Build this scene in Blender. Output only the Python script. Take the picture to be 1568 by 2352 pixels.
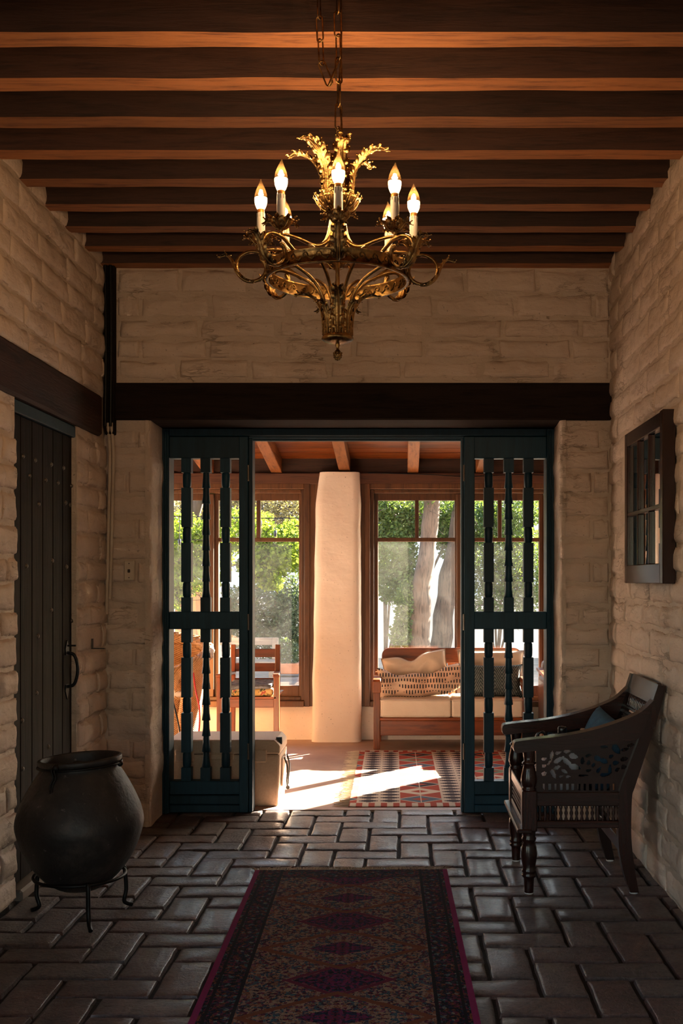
import bpy, math, random
from mathutils import Vector, Matrix, noise
random.seed(11)
PI = math.pi
scene = bpy.context.scene
col = scene.collection
for o in list(bpy.data.objects):
    bpy.data.objects.remove(o)

# ------------------------------------------------------------------ camera, sky, sun, exposure
F = 2500.0                                   # focal length in pixels of the 1568 x 2352 frame
cam_d = bpy.data.cameras.new('camera')
cam = bpy.data.objects.new('camera', cam_d)
col.objects.link(cam)
cam.location = (0, 0, 1.3)
cam.rotation_euler = (PI / 2, 0, 0)
cam_d.sensor_fit = 'AUTO'
cam_d.sensor_width = 36
cam_d.lens = F / 2352 * 36
cam_d.shift_x = -(930 - 784) / 2352
cam_d.shift_y = (1332 - 1176) / 2352
cam_d.clip_start = 0.05
scene.camera = cam

SUN_EL = math.radians(23.5)
SUN_AZ = Vector((0.643, 0.766, 0)).normalized()
sun_dir = SUN_AZ * math.cos(SUN_EL) + Vector((0, 0, math.sin(SUN_EL)))
world = bpy.data.worlds.new('sky')
scene.world = world
world.use_nodes = True
wn = world.node_tree
sky = wn.nodes.new('ShaderNodeTexSky')
sky.sky_type = 'NISHITA'
sky.sun_disc = False
sky.sun_elevation = SUN_EL
sky.sun_rotation = math.atan2(SUN_AZ.x, SUN_AZ.y)
sky.air_density = 1.3
sky.dust_density = 1.5
wn.links.new(sky.outputs[0], wn.nodes['Background'].inputs[0])
wn.nodes['Background'].inputs[1].default_value = 0.46
sun_d = bpy.data.lights.new('sun', 'SUN')
sun_d.energy = 50
sun_d.angle = math.radians(0.6)
sun_d.color = (1.0, 0.86, 0.68)
sun = bpy.data.objects.new('sun', sun_d)
col.objects.link(sun)
sun.rotation_euler = sun_dir.to_track_quat('Z', 'Y').to_euler()

scene.view_settings.view_transform = 'Standard'
scene.view_settings.look = 'None'
scene.view_settings.gamma = 1
scene.view_settings.use_curve_mapping = False
scene.view_settings.exposure = 1.35
BULB_W = 1.7                                # watts of each candle bulb

# ------------------------------------------------------------------ node helpers
class V:
    """socket with arithmetic"""
    def __init__(s, nt, sock): s.nt, s.s = nt, sock
    def _m(s, op, b=None, c=None):
        n = s.nt.nodes.new('ShaderNodeMath'); n.operation = op
        for i, v in enumerate((s, b, c)):
            if v is None: continue
            if isinstance(v, V): s.nt.links.new(v.s, n.inputs[i])
            else: n.inputs[i].default_value = v
        return V(s.nt, n.outputs[0])
    def __add__(s, b): return s._m('ADD', b)
    def __sub__(s, b): return s._m('SUBTRACT', b)
    def __mul__(s, b): return s._m('MULTIPLY', b)
    def __truediv__(s, b): return s._m('DIVIDE', b)
    def abs(s): return s._m('ABSOLUTE')
    def lt(s, b): return s._m('LESS_THAN', b)
    def gt(s, b): return s._m('GREATER_THAN', b)
    def fract(s): return s._m('FRACT')
    def floor(s): return s._m('FLOOR')
    def ping(s, b): return s._m('PINGPONG', b)
    def sin(s): return s._m('SINE')
    def mx(s, b): return s._m('MAXIMUM', b)
    def mn(s, b): return s._m('MINIMUM', b)
    def inv(s): return V(s.nt, s.nt.nodes.new('ShaderNodeMath').outputs[0])._const1minus(s)
    def _const1minus(s, b):
        n = s.s.node; n.operation = 'SUBTRACT'; n.inputs[0].default_value = 1
        s.nt.links.new(b.s, n.inputs[1]); return s

def new_mat(name):
    m = bpy.data.materials.new(name)
    m.use_nodes = True
    nt = m.node_tree
    return m, nt, nt.nodes['Principled BSDF']

def coords(nt, scale=(1, 1, 1), kind='Object', rot=(0, 0, 0)):
    tc = nt.nodes.new('ShaderNodeTexCoord')
    mp = nt.nodes.new('ShaderNodeMapping')
    mp.inputs['Scale'].default_value = scale
    mp.inputs['Rotation'].default_value = rot
    nt.links.new(tc.outputs[kind], mp.inputs['Vector'])
    return mp.outputs[0]

def world_coords(nt, scale=(1, 1, 1)):
    g = nt.nodes.new('ShaderNodeNewGeometry')
    mp = nt.nodes.new('ShaderNodeMapping')
    mp.inputs['Scale'].default_value = scale
    nt.links.new(g.outputs['Position'], mp.inputs['Vector'])
    return mp.outputs[0]

def noise_tex(nt, vec, scale=5, detail=4, rough=0.6, dist=0):
    n = nt.nodes.new('ShaderNodeTexNoise')
    nt.links.new(vec, n.inputs['Vector'])
    n.inputs['Scale'].default_value = scale
    n.inputs['Detail'].default_value = detail
    n.inputs['Roughness'].default_value = rough
    n.inputs['Distortion'].default_value = dist
    return n.outputs['Fac']

def ramp(nt, fac, stops, interp='LINEAR'):
    r = nt.nodes.new('ShaderNodeValToRGB')
    r.color_ramp.interpolation = interp
    els = r.color_ramp.elements
    while len(els) < len(stops): els.new(0.5)
    for e, (p, c) in zip(els, stops):
        e.position = p
        e.color = (c[0], c[1], c[2], 1) if not isinstance(c, (int, float)) else (c, c, c, 1)
    nt.links.new(fac.s if isinstance(fac, V) else fac, r.inputs[0])
    return r.outputs[0]

def mixc(nt, fac, a, b, mode='MIX'):
    m = nt.nodes.new('ShaderNodeMix'); m.data_type = 'RGBA'; m.blend_type = mode
    for sock, v in ((m.inputs[0], fac), (m.inputs[6], a), (m.inputs[7], b)):
        if isinstance(v, V): nt.links.new(v.s, sock)
        elif isinstance(v, bpy.types.NodeSocket): nt.links.new(v, sock)
        elif isinstance(v, (int, float)): sock.default_value = v
        else: sock.default_value = (v[0], v[1], v[2], 1)
    return m.outputs[2]

def add_bump(nt, b, h, strength=0.3, dist=0.01, chain=None):
    n = nt.nodes.new('ShaderNodeBump')
    n.inputs['Strength'].default_value = strength
    n.inputs['Distance'].default_value = dist
    nt.links.new(h.s if isinstance(h, V) else h, n.inputs['Height'])
    if chain is not None: nt.links.new(chain, n.inputs['Normal'])
    nt.links.new(n.outputs[0], b.inputs['Normal'])
    return n.outputs[0]

def mat_plain(name, c, rough=0.5, metal=0.0, c2=None, nscale=12, bump=0, bscale=40, spec=0.5, coat=0):
    m, nt, b = new_mat(name)
    b.inputs['Base Color'].default_value = (*c, 1)
    b.inputs['Roughness'].default_value = rough
    b.inputs['Metallic'].default_value = metal
    b.inputs['Specular IOR Level'].default_value = spec
    b.inputs['Coat Weight'].default_value = coat
    co = coords(nt)
    n = noise_tex(nt, co, nscale, 5)
    c2 = c2 or tuple(x * 0.8 for x in c)
    nt.links.new(ramp(nt, n, [(0.35, c2), (0.65, c)]), b.inputs['Base Color'])
    if bump:
        add_bump(nt, b, noise_tex(nt, co, bscale, 6), bump, 0.01)
    return m

def mat_wood(name, c1, c2, axis='X', rough=0.5, bump=0.25, scale=1.0, spec=0.5, dark=None):
    m, nt, b = new_mat(name)
    s = {'X': (1.2, 14, 14), 'Y': (14, 1.2, 14), 'Z': (14, 14, 1.2)}[axis]
    oi = nt.nodes.new('ShaderNodeObjectInfo')
    co = coords(nt, tuple(v * scale for v in s))
    va = nt.nodes.new('ShaderNodeVectorMath'); va.operation = 'ADD'
    cx = nt.nodes.new('ShaderNodeCombineXYZ')
    r = V(nt, oi.outputs['Random']) * 37.0
    for i in range(3): nt.links.new(r.s, cx.inputs[i])
    nt.links.new(co, va.inputs[0]); nt.links.new(cx.outputs[0], va.inputs[1])
    co = va.outputs[0]
    n1 = noise_tex(nt, co, 2.2, 6, 0.65, 0.6)
    n2 = noise_tex(nt, co, 9, 4, 0.7)
    f = V(nt, n1) * 0.7 + V(nt, n2) * 0.3
    stops = [(0.36, c2), (0.5, c1), (0.66, tuple(x * 1.25 for x in c1))]
    tint = ramp(nt, oi.outputs['Random'], [(0.0, 0.68), (0.5, 1.0), (1.0, 1.25)])
    nt.links.new(mixc(nt, 1.0, ramp(nt, f, stops), tint, 'MULTIPLY'), b.inputs['Base Color'])
    b.inputs['Roughness'].default_value = rough
    b.inputs['Specular IOR Level'].default_value = spec
    add_bump(nt, b, f, bump, 0.006)
    return m

def mat_plaster(name, c1, c2, bump=0.5):
    m, nt, b = new_mat(name)
    co = world_coords(nt)
    n1 = noise_tex(nt, co, 2.5, 4)
    n2 = noise_tex(nt, co, 26, 6, 0.6)
    st = noise_tex(nt, world_coords(nt, (2.6, 2.6, 9)), 1.6, 6, 0.6, 0.25)
    cc = ramp(nt, n1, [(0.3, c2), (0.7, c1)])
    crack = ramp(nt, st, [(0.485, (0, 0, 0)), (0.5, (1, 1, 1)), (0.515, (0, 0, 0))])
    gate = ramp(nt, noise_tex(nt, co, 3.3, 3), [(0.52, (0, 0, 0)), (0.64, (1, 1, 1))])
    ck = mixc(nt, 1.0, crack, gate, 'MULTIPLY')
    spots = ramp(nt, noise_tex(nt, co, 70, 3), [(0.26, (0.45, 0.45, 0.45)), (0.34, (1, 1, 1))])
    cc = mixc(nt, 1.0, cc, spots, 'MULTIPLY')
    cc = mixc(nt, V(nt, ck) * (0.16 if bump > 0.3 else 0.03), cc, (0.16, 0.11, 0.08))
    nt.links.new(cc, b.inputs['Base Color'])
    b.inputs['Roughness'].default_value = 0.55
    b.inputs['Specular IOR Level'].default_value = 0.4
    lump = noise_tex(nt, world_coords(nt, (5, 5, 8)), 1.6, 2, 0.45, 0.3)
    h = V(nt, st) * 0.9 + V(nt, n2) * 0.45 + V(nt, lump) * 1.6 - V(nt, ck) * (0.5 if bump > 0.3 else 0.0)
    add_bump(nt, b, h, bump, 0.02)
    return m

M = {}
M['adobe'] = mat_plaster('painted_adobe', (0.64, 0.51, 0.42), (0.54, 0.42, 0.34), 0.65)
M['mortar'] = mat_plaster('painted_mortar', (0.58, 0.46, 0.37), (0.48, 0.38, 0.30), 0.75)
M['stucco'] = mat_plaster('stucco', (0.83, 0.74, 0.66), (0.77, 0.67, 0.59), 0.18)
M['joist'] = mat_wood('joist_wood_lit', (0.30, 0.115, 0.038), (0.12, 0.038, 0.014), 'X', 0.6, 0.5, 1.4)  # light on the undersides is put into this lighter colour
M['joist_shaded'] = mat_wood('joist_wood_shaded', (0.045, 0.018, 0.011), (0.02, 0.008, 0.005), 'X', 0.7, 0.4, 1.4)  # same wood; shade on the sides is put into this darker colour
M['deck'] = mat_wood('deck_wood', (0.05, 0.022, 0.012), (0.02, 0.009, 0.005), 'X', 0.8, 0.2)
M['lintel'] = mat_wood('lintel_wood', (0.014, 0.008, 0.006), (0.005, 0.003, 0.003), 'X', 0.85, 0.5, spec=0.15)
M['lintel_y'] = mat_wood('door_lintel_wood', (0.040, 0.016, 0.010), (0.012, 0.005, 0.004), 'Y', 0.6, 0.8, 0.7, spec=0.2)
M['teal'] = mat_wood('teal_painted_wood', (0.006, 0.036, 0.062), (0.004, 0.026, 0.047), 'Z', 0.48, 0.12, spec=0.3)
M['plank_dark'] = mat_wood('dark_door_wood', (0.012, 0.007, 0.006), (0.004, 0.003, 0.003), 'Z', 0.7, 0.4, spec=0.1)
M['redwood'] = mat_wood('sunroom_redwood', (0.17, 0.042, 0.006), (0.05, 0.010, 0.002), 'X', 0.5, 0.25, spec=0.25)
M['rafter'] = mat_wood('rafter_wood', (0.20, 0.072, 0.020), (0.10, 0.033, 0.010), 'Y', 0.5, 0.3, spec=0.25)
M['winframe'] = mat_wood('window_frame_wood', (0.10, 0.042, 0.015), (0.045, 0.017, 0.007), 'Z', 0.45, 0.25)
M['beam'] = mat_wood('header_beam_wood', (0.10, 0.04, 0.02), (0.05, 0.018, 0.010), 'X', 0.55, 0.4)
M['cherry'] = mat_wood('cherry_wood', (0.23, 0.055, 0.010), (0.11, 0.024, 0.005), 'X', 0.32, 0.1)
M['cherry_z'] = mat_wood('cherry_wood_upright', (0.24, 0.062, 0.012), (0.13, 0.03, 0.007), 'Z', 0.32, 0.1)
M['rosewood'] = mat_wood('carved_rosewood', (0.026, 0.008, 0.006), (0.010, 0.004, 0.003), 'X', 0.27, 0.12)
M['rosewood_z'] = mat_wood('carved_rosewood_upright', (0.026, 0.008, 0.006), (0.010, 0.004, 0.003), 'Z', 0.25, 0.1)
M['iron'] = mat_plain('black_iron', (0.012, 0.012, 0.013), 0.42, 0.6, bump=0.2, bscale=60)
M['stud'] = mat_plain('worn_iron', (0.16, 0.14, 0.12), 0.35, 0.9)
M['brass'] = mat_plain('antique_brass', (0.42, 0.25, 0.085), 0.26, 1.0, (0.13, 0.07, 0.028), 45, 0.2, 110)
M['brass_dark'] = mat_plain('dark_brass', (0.34, 0.20, 0.07), 0.32, 1.0, (0.07, 0.04, 0.018), 40, 0.3, 120)
M['collar'] = mat_plain('copper_collar', (0.40, 0.16, 0.04), 0.45, 0.6)
M['sleeve'] = mat_plain('white_candle_sleeve', (0.40, 0.37, 0.33), 0.5, c2=(0.35, 0.32, 0.29))
M['drip'] = mat_plain('dark_drip', (0.05, 0.035, 0.03), 0.5)
M['rubber'] = mat_plain('white_foot_pad', (0.75, 0.74, 0.72), 0.5)
M['conduit'] = mat_plain('painted_conduit', (0.54, 0.44, 0.34), 0.5, bump=0.2)
M['plate'] = mat_plain('cream_switch_plate', (0.60, 0.50, 0.39), 0.4)
M['dirt'] = mat_plain('dry_soil', (0.05, 0.045, 0.038), 0.95, c2=(0.015, 0.013, 0.012), nscale=35, bump=0.9, bscale=60)
M['cream'] = mat_plain('cream_canvas', (0.74, 0.62, 0.49), 0.85, c2=(0.68, 0.56, 0.44), nscale=8, bump=0.15, bscale=160)
M['seatcream'] = mat_plain('pale_seat_canvas', (0.78, 0.66, 0.53), 0.85, c2=(0.74, 0.62, 0.49), bump=0.12, bscale=160)
M['piping'] = mat_plain('tan_piping', (0.42, 0.33, 0.24), 0.8)
M['leather'] = mat_plain('brown_leather', (0.10, 0.035, 0.018), 0.35, c2=(0.06, 0.02, 0.012), bump=0.2, bscale=50)
M['tan'] = mat_plain('tan_plastic', (0.50, 0.36, 0.25), 0.6, c2=(0.45, 0.32, 0.22), nscale=90, bump=0.25, bscale=220)
M['rope'] = mat_plain('black_rope', (0.03, 0.028, 0.025), 0.8, bump=0.5, bscale=200)
M['black'] = mat_plain('black_enamel', (0.012, 0.012, 0.014), 0.22)
M['redcord'] = mat_plain('red_cord', (0.45, 0.02, 0.015), 0.45)
M['bluecloth'] = mat_plain('blue_cotton', (0.055, 0.15, 0.25), 0.9, c2=(0.03, 0.09, 0.17), nscale=25, bump=0.3, bscale=140)
M['whitecloth'] = mat_plain('white_cotton', (0.72, 0.70, 0.74), 0.9)
M['greythrow'] = mat_plain('grey_throw', (0.22, 0.22, 0.23), 0.95, c2=(0.10, 0.10, 0.11), nscale=30, bump=0.5, bscale=90)
M['fringe'] = mat_plain('cream_fringe', (0.55, 0.46, 0.34), 0.9, c2=(0.40, 0.32, 0.23))
M['fringe_light'] = mat_plain('kilim_fringe', (0.72, 0.62, 0.48), 0.9)
M['bark'] = mat_wood('tree_bark', (0.075, 0.053, 0.040), (0.010, 0.007, 0.006), 'Z', 0.95, 1.0, 1.5)
M['whitewall'] = mat_plain('white_house_wall', (0.74, 0.72, 0.72), 0.9)
M['housetrim'] = mat_plain('house_eave', (0.22, 0.16, 0.13), 0.8)
M['orangewood'] = mat_wood('garden_gate_wood', (0.52, 0.24, 0.10), (0.36, 0.14, 0.06), 'Z', 0.7, 0.3)
M['greyplank'] = mat_wood('weathered_plank', (0.17, 0.145, 0.13), (0.10, 0.085, 0.078), 'X', 0.8, 0.4)
M['terracotta'] = mat_plain('terracotta', (0.42, 0.18, 0.10), 0.8)
M['ground'] = mat_plain('garden_soil', (0.30, 0.25, 0.20), 0.95, c2=(0.16, 0.14, 0.10), nscale=3, bump=0.4, bscale=8)
M['cane'] = mat_plain('cane_weave', (0.05, 0.02, 0.014), 0.4)
M['concrete'] = mat_plain('sunroom_concrete', (0.44, 0.30, 0.23), 0.55, c2=(0.34, 0.22, 0.17), nscale=3, bump=0.15, bscale=25)
M['sill'] = mat_plain('worn_sill', (0.20, 0.16, 0.13), 0.6)

def mat_leaf(name, c1, c2, trans=0.5):
    m, nt, b = new_mat(name)
    oi = nt.nodes.new('ShaderNodeObjectInfo')
    n = noise_tex(nt, coords(nt), 4, 3)
    n2 = noise_tex(nt, coords(nt), 21, 1)
    cc = ramp(nt, V(nt, n) * 0.4 + V(nt, n2) * 0.6, [(0.35, c2), (0.6, c1)])
    nt.links.new(cc, b.inputs['Base Color'])
    b.inputs['Roughness'].default_value = 0.45
    t = nt.nodes.new('ShaderNodeBsdfTranslucent')
    nt.links.new(mixc(nt, 1.0, cc, (1.0, 1.0, 0.45), 'MULTIPLY'), t.inputs[0])
    mx = nt.nodes.new('ShaderNodeMixShader'); mx.inputs[0].default_value = trans
    nt.links.new(b.outputs[0], mx.inputs[1]); nt.links.new(t.outputs[0], mx.inputs[2])
    nt.links.new(mx.outputs[0], nt.nodes['Material Output'].inputs[0])
    return m
M['leaf_bright'] = mat_leaf('bright_leaf', (0.24, 0.33, 0.045), (0.10, 0.17, 0.025), 0.7)
M['leaf_mid'] = mat_leaf('mid_leaf', (0.11, 0.17, 0.045), (0.05, 0.09, 0.025), 0.5)
M['leaf_dark'] = mat_leaf('dark_leaf', (0.10, 0.14, 0.07), (0.05, 0.08, 0.04), 0.35)
M['leaf_dry'] = mat_leaf('dry_leaf', (0.28, 0.24, 0.12), (0.15, 0.13, 0.07), 0.4)

def mat_brick_floor():
    m, nt, b = new_mat('floor_brick')
    oi = nt.nodes.new('ShaderNodeObjectInfo')
    rnd = oi.outputs['Random']
    base = ramp(nt, rnd, [(0.0, (0.085, 0.045, 0.037)), (0.35, (0.11, 0.055, 0.044)), (0.6, (0.095, 0.068, 0.06)), (0.8, (0.125, 0.082, 0.068)), (1.0, (0.07, 0.047, 0.043))])
    co = world_coords(nt)
    n = noise_tex(nt, co, 9, 6, 0.65)
    pit = noise_tex(nt, co, 65, 5, 0.7)
    lay = noise_tex(nt, world_coords(nt, (18, 18, 18)), 1.6, 7, 0.75)
    c2 = mixc(nt, 0.8, base, ramp(nt, n, [(0.3, (0.42, 0.42, 0.42)), (0.65, (1.15, 1.1, 1.08))]), 'MULTIPLY')
    c3 = mixc(nt, 0.7, c2, ramp(nt, pit, [(0.34, (0.2, 0.18, 0.18)), (0.47, (1, 1, 1)), (0.66, (1.5, 1.45, 1.4))]), 'MULTIPLY')
    b.inputs['Coat Weight'].default_value = 0.3
    b.inputs['Coat Roughness'].default_value = 0.24
    nt.links.new(c3, b.inputs['Base Color'])
    rr = ramp(nt, noise_tex(nt, co, 5, 5, 0.7), [(0.35, 0.33), (0.65, 0.55)])
    nt.links.new(rr, b.inputs['Roughness'])
    h = V(nt, pit) * 0.9 + V(nt, lay) * 0.5 + V(nt, n) * 0.5
    add_bump(nt, b, h, 0.85, 0.02)
    return m
M['brick'] = mat_brick_floor()
M['joint'] = mat_plain('floor_joint', (0.018, 0.014, 0.012), 0.9, bump=0.6)

def mat_glass(name, haze=0.10, gloss=0.09, hz_col=(0.85, 0.83, 0.8)):
    m, nt, b = new_mat(name)
    nt.nodes.remove(b)
    tr = nt.nodes.new('ShaderNodeBsdfTransparent')
    gl = nt.nodes.new('ShaderNodeBsdfGlossy'); gl.inputs['Roughness'].default_value = 0.02
    fr = nt.nodes.new('ShaderNodeLayerWeight'); fr.inputs['Blend'].default_value = 0.5
    di = nt.nodes.new('ShaderNodeBsdfTranslucent'); di.inputs[0].default_value = (*hz_col, 1)
    m1 = nt.nodes.new('ShaderNodeMixShader'); m2 = nt.nodes.new('ShaderNodeMixShader')
    nt.links.new((V(nt, fr.outputs['Facing'])._m('POWER', 5.0) * 0.6 + gloss * 0.5).s, m1.inputs[0])
    nt.links.new(tr.outputs[0], m1.inputs[1]); nt.links.new(gl.outputs[0], m1.inputs[2])
    hz = noise_tex(nt, world_coords(nt, (1.5, 1.5, 2.0)), 2.2, 6, 0.7, 0.8)
    nt.links.new(ramp(nt, hz, [(0.38, haze * 0.15), (0.75, haze)]), m2.inputs[0])
    nt.links.new(m1.outputs[0], m2.inputs[1]); nt.links.new(di.outputs[0], m2.inputs[2])
    nt.links.new(m2.outputs[0], nt.nodes['Material Output'].inputs[0])
    return m
M['glass'] = mat_glass('window_glass', 0.006, 0.06)
M['bulbglass'] = mat_glass('bulb_glass', 0.012, 0.05, (1.0, 0.6, 0.25))

def mat_emit(name, c, s):
    m, nt, b = new_mat(name)
    b.inputs['Base Color'].default_value = (0.9, 0.8, 0.6, 1)
    b.inputs['Emission Color'].default_value = (*c, 1)
    b.inputs['Emission Strength'].default_value = s
    return m
M['glow'] = mat_emit('bulb_glow', (1.0, 0.62, 0.28), 7.0)
M['pipe_glow'] = mat_emit('bulb_light_pipe', (1.0, 0.66, 0.32), 2.5)
m, nt, b = new_mat('mirror_glass')
b.inputs['Base Color'].default_value = (0.78, 0.80, 0.79, 1); b.inputs['Metallic'].default_value = 1; b.inputs['Roughness'].default_value = 0.015
M['mirror'] = m

def mat_urn():
    m, nt, b = new_mat('blackened_clay')
    co = coords(nt)
    n = noise_tex(nt, co, 5, 8, 0.68)
    c = ramp(nt, n, [(0.3, (0.008, 0.008, 0.010)), (0.52, (0.022, 0.020, 0.020)), (0.68, (0.065, 0.05, 0.045))])
    sp = ramp(nt, noise_tex(nt, co, 38, 4, 0.6), [(0.66, (0, 0, 0)), (0.74, (0.12, 0.10, 0.09))])
    nt.links.new(mixc(nt, 1.0, c, sp, 'ADD'), b.inputs['Base Color'])
    b.inputs['Roughness'].default_value = 0.5
    add_bump(nt, b, V(nt, noise_tex(nt, co, 30, 6)) * 0.9 + V(nt, n) * 0.6, 0.4, 0.01)
    return m
M['urn'] = mat_urn()

def xyz(nt, kind='Object'):
    tc = nt.nodes.new('ShaderNodeTexCoord')
    sp = nt.nodes.new('ShaderNodeSeparateXYZ')
    nt.links.new(tc.outputs[kind], sp.inputs[0])
    return [V(nt, sp.outputs[i]) for i in range(3)]

def mat_runner(L0, L1):
    """persian runner; x across -0.425..0.425, y along"""
    m, nt, b = new_mat('persian_runner')
    x, y, z = xyz(nt)
    vec = coords(nt)
    warp = noise_tex(nt, vec, 22, 4, 0.7)
    wv = (V(nt, warp) - 0.5)
    vo = nt.nodes.new('ShaderNodeTexVoronoi'); vo.inputs['Scale'].default_value = 92
    ax = x.abs()
    cx = nt.nodes.new('ShaderNodeCombineXYZ')
    yy = (y * 1.0).ping(0.30)
    nt.links.new((ax + wv * 0.02).s, cx.inputs[0]); nt.links.new((yy + wv * 0.03).s, cx.inputs[1])
    nt.links.new(cx.outputs[0], vo.inputs['Vector'])
    sep = nt.nodes.new('ShaderNodeSeparateColor'); nt.links.new(vo.outputs['Color'], sep.inputs[0])
    r1 = V(nt, sep.outputs[0])
    fine = V(nt, noise_tex(nt, coords(nt, (1, 1, 1)), 150, 3, 0.8))
    sel = (r1 * 0.75 + fine * 0.5 - 0.12)
    navy, black, crim, tan, teal, rust, mag = (0.014, 0.020, 0.05), (0.008, 0.008, 0.012), (0.12, 0.014, 0.035), (0.26, 0.175, 0.12), (0.04, 0.10, 0.115), (0.16, 0.05, 0.022), (0.15, 0.014, 0.07)
    field = ramp(nt, sel, [(0.0, tan), (0.20, rust), (0.30, tan), (0.42, black), (0.50, crim), (0.58, teal), (0.66, navy), (0.76, tan), (0.86, mag)], 'CONSTANT')
    dark = ramp(nt, sel, [(0.0, navy), (0.25, mag), (0.42, navy), (0.55, black), (0.7, crim), (0.85, mag)], 'CONSTANT')
    bord = ramp(nt, sel, [(0.0, black), (0.24, rust), (0.34, black), (0.5, navy), (0.6, crim), (0.7, black), (0.8, teal), (0.88, tan)], 'CONSTANT')
    # medallions
    w1 = wv * 0.12
    d1 = ax / 0.15 + (yy - 0.0).abs() / 0.12 + w1
    ring = (d1 - 1.12).abs().lt(0.10)
    d2 = ax / 0.30 + (yy - 0.30).abs() / 0.20 + w1
    ring2 = (d2 - 0.95).abs().lt(0.07)
    med2 = (ax / 0.12 + (yy - 0.30).abs() / 0.07 + w1).lt(1.0)
    c = mixc(nt, d1.lt(1.0), field, dark)
    c = mixc(nt, ring, c, crim)
    c = mixc(nt, ring2, c, rust)
    c = mixc(nt, med2, c, dark)
    edge_y = (V(nt, y.s) - L1).abs()
    inb = ax.gt(0.304).mx(edge_y.lt(0.12))
    c = mixc(nt, inb, c, bord)
    ln = (ax - 0.304).abs().lt(0.006).mx((ax - 0.385).abs().lt(0.005)).mx((edge_y - 0.12).abs().lt(0.005))
    c = mixc(nt, ln, c, (0.012, 0.010, 0.012))
    c = mixc(nt, ax.gt(0.404), c, (0.21, 0.018, 0.085))
    nt.links.new(c, b.inputs['Base Color'])
    b.inputs['Roughness'].default_value = 0.95
    b.inputs['Specular IOR Level'].default_value = 0.15
    add_bump(nt, b, noise_tex(nt, vec, 260, 3), 0.6, 0.004)
    return m

def mat_kilim():
    m, nt, b = new_mat('kilim_weave')
    x, y, z = xyz(nt)
    P_ = ((x / 0.5) + 20.0).fract()
    isred = P_.gt(0.5)
    fx = (P_ * 4.0).fract()
    fr_ = P_ * 2.0 - 1.0
    st = ((y * 11.0) + 100.0).fract()
    # hooked triangles: dark where the wave passes the cross position, stepped
    fxs = (fx * 9.0).floor() / 9.0
    tri = st.ping(0.5) * 2.0
    zig = tri.gt(((fxs - 0.5).abs() * 2.0) * 0.9 + 0.05)
    creamc, darkc, redc, blue, green = (0.60, 0.52, 0.43), (0.055, 0.045, 0.055), (0.38, 0.075, 0.05), (0.10, 0.14, 0.20), (0.20, 0.24, 0.16)
    c_z = mixc(nt, zig, creamc, darkc)
    rid = (((y * 4.3) + 50.0).floor() * 0.41).fract()
    dia = ((fr_ - 0.5).abs() * 1.35 + (((y * 4.3) + 50.0).fract() - 0.5).abs() * 1.7)
    fillc = ramp(nt, rid, [(0, creamc), (0.3, green), (0.55, darkc), (0.8, blue)], 'CONSTANT')
    c_r = mixc(nt, dia.lt(0.72), redc, fillc)
    c_r = mixc(nt, dia.lt(0.30), c_r, redc)
    edge = (dia - 0.76).abs().lt(0.05)
    c_r = mixc(nt, edge, c_r, creamc)
    c = mixc(nt, isred, c_z, c_r)
    ln = fx.lt(0.045)
    c = mixc(nt, ln, c, creamc)
    brd = (y - 0.99).abs().lt(0.03).mx((y + 0.97).abs().lt(0.05))
    c = mixc(nt, brd, c, mixc(nt, ((x * 14.0).fract()).gt(0.5), redc, creamc))
    nt.links.new(c, b.inputs['Base Color'])
    b.inputs['Roughness'].default_value = 0.95
    b.inputs['Specular IOR Level'].default_value = 0.1
    add_bump(nt, b, noise_tex(nt, coords(nt, (60, 400, 60)), 1, 2), 0.3, 0.003)
    return m
M['kilim'] = mat_kilim()

def mat_dash(name):
    """cream cloth with rows of dark dashes"""
    m, nt, b = new_mat(name)
    x, y, z = xyz(nt)
    row = (z * 22.0 + 40.0)
    ri = row.floor()
    fr = row.fract()
    stripe = ((x * 44.0) + ri * 0.37).fract().lt(0.42)
    seg = V(nt, noise_tex(nt, coords(nt, (5, 1, 22)), 1.4, 1)).gt(0.44)
    on = stripe._m('MULTIPLY', fr.gt(0.30))._m('MULTIPLY', seg)
    blush = ramp(nt, noise_tex(nt, coords(nt), 4, 2), [(0.4, (0.74, 0.60, 0.46)), (0.6, (0.70, 0.47, 0.33))])
    nt.links.new(mixc(nt, on, blush, (0.03, 0.03, 0.04)), b.inputs['Base Color'])
    b.inputs['Roughness'].default_value = 0.9
    add_bump(nt, b, noise_tex(nt, coords(nt), 120, 3), 0.2, 0.004)
    return m
M['dash'] = mat_dash('dashed_cloth')

def mat_fern(name):
    m, nt, b = new_mat(name)
    x, y, z = xyz(nt)
    cx = (x * 9.0).ping(0.5)
    v = ((z * 34.0) + cx * 7.0).fract()
    on = v.lt(0.42)._m('MULTIPLY', V(nt, noise_tex(nt, coords(nt), 120, 2)).gt(0.42))
    nt.links.new(mixc(nt, on, (0.035, 0.055, 0.062), (0.20, 0.25, 0.24)), b.inputs['Base Color'])
    b.inputs['Roughness'].default_value = 0.9
    return m
M['fern'] = mat_fern('fern_print_cloth')

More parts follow.
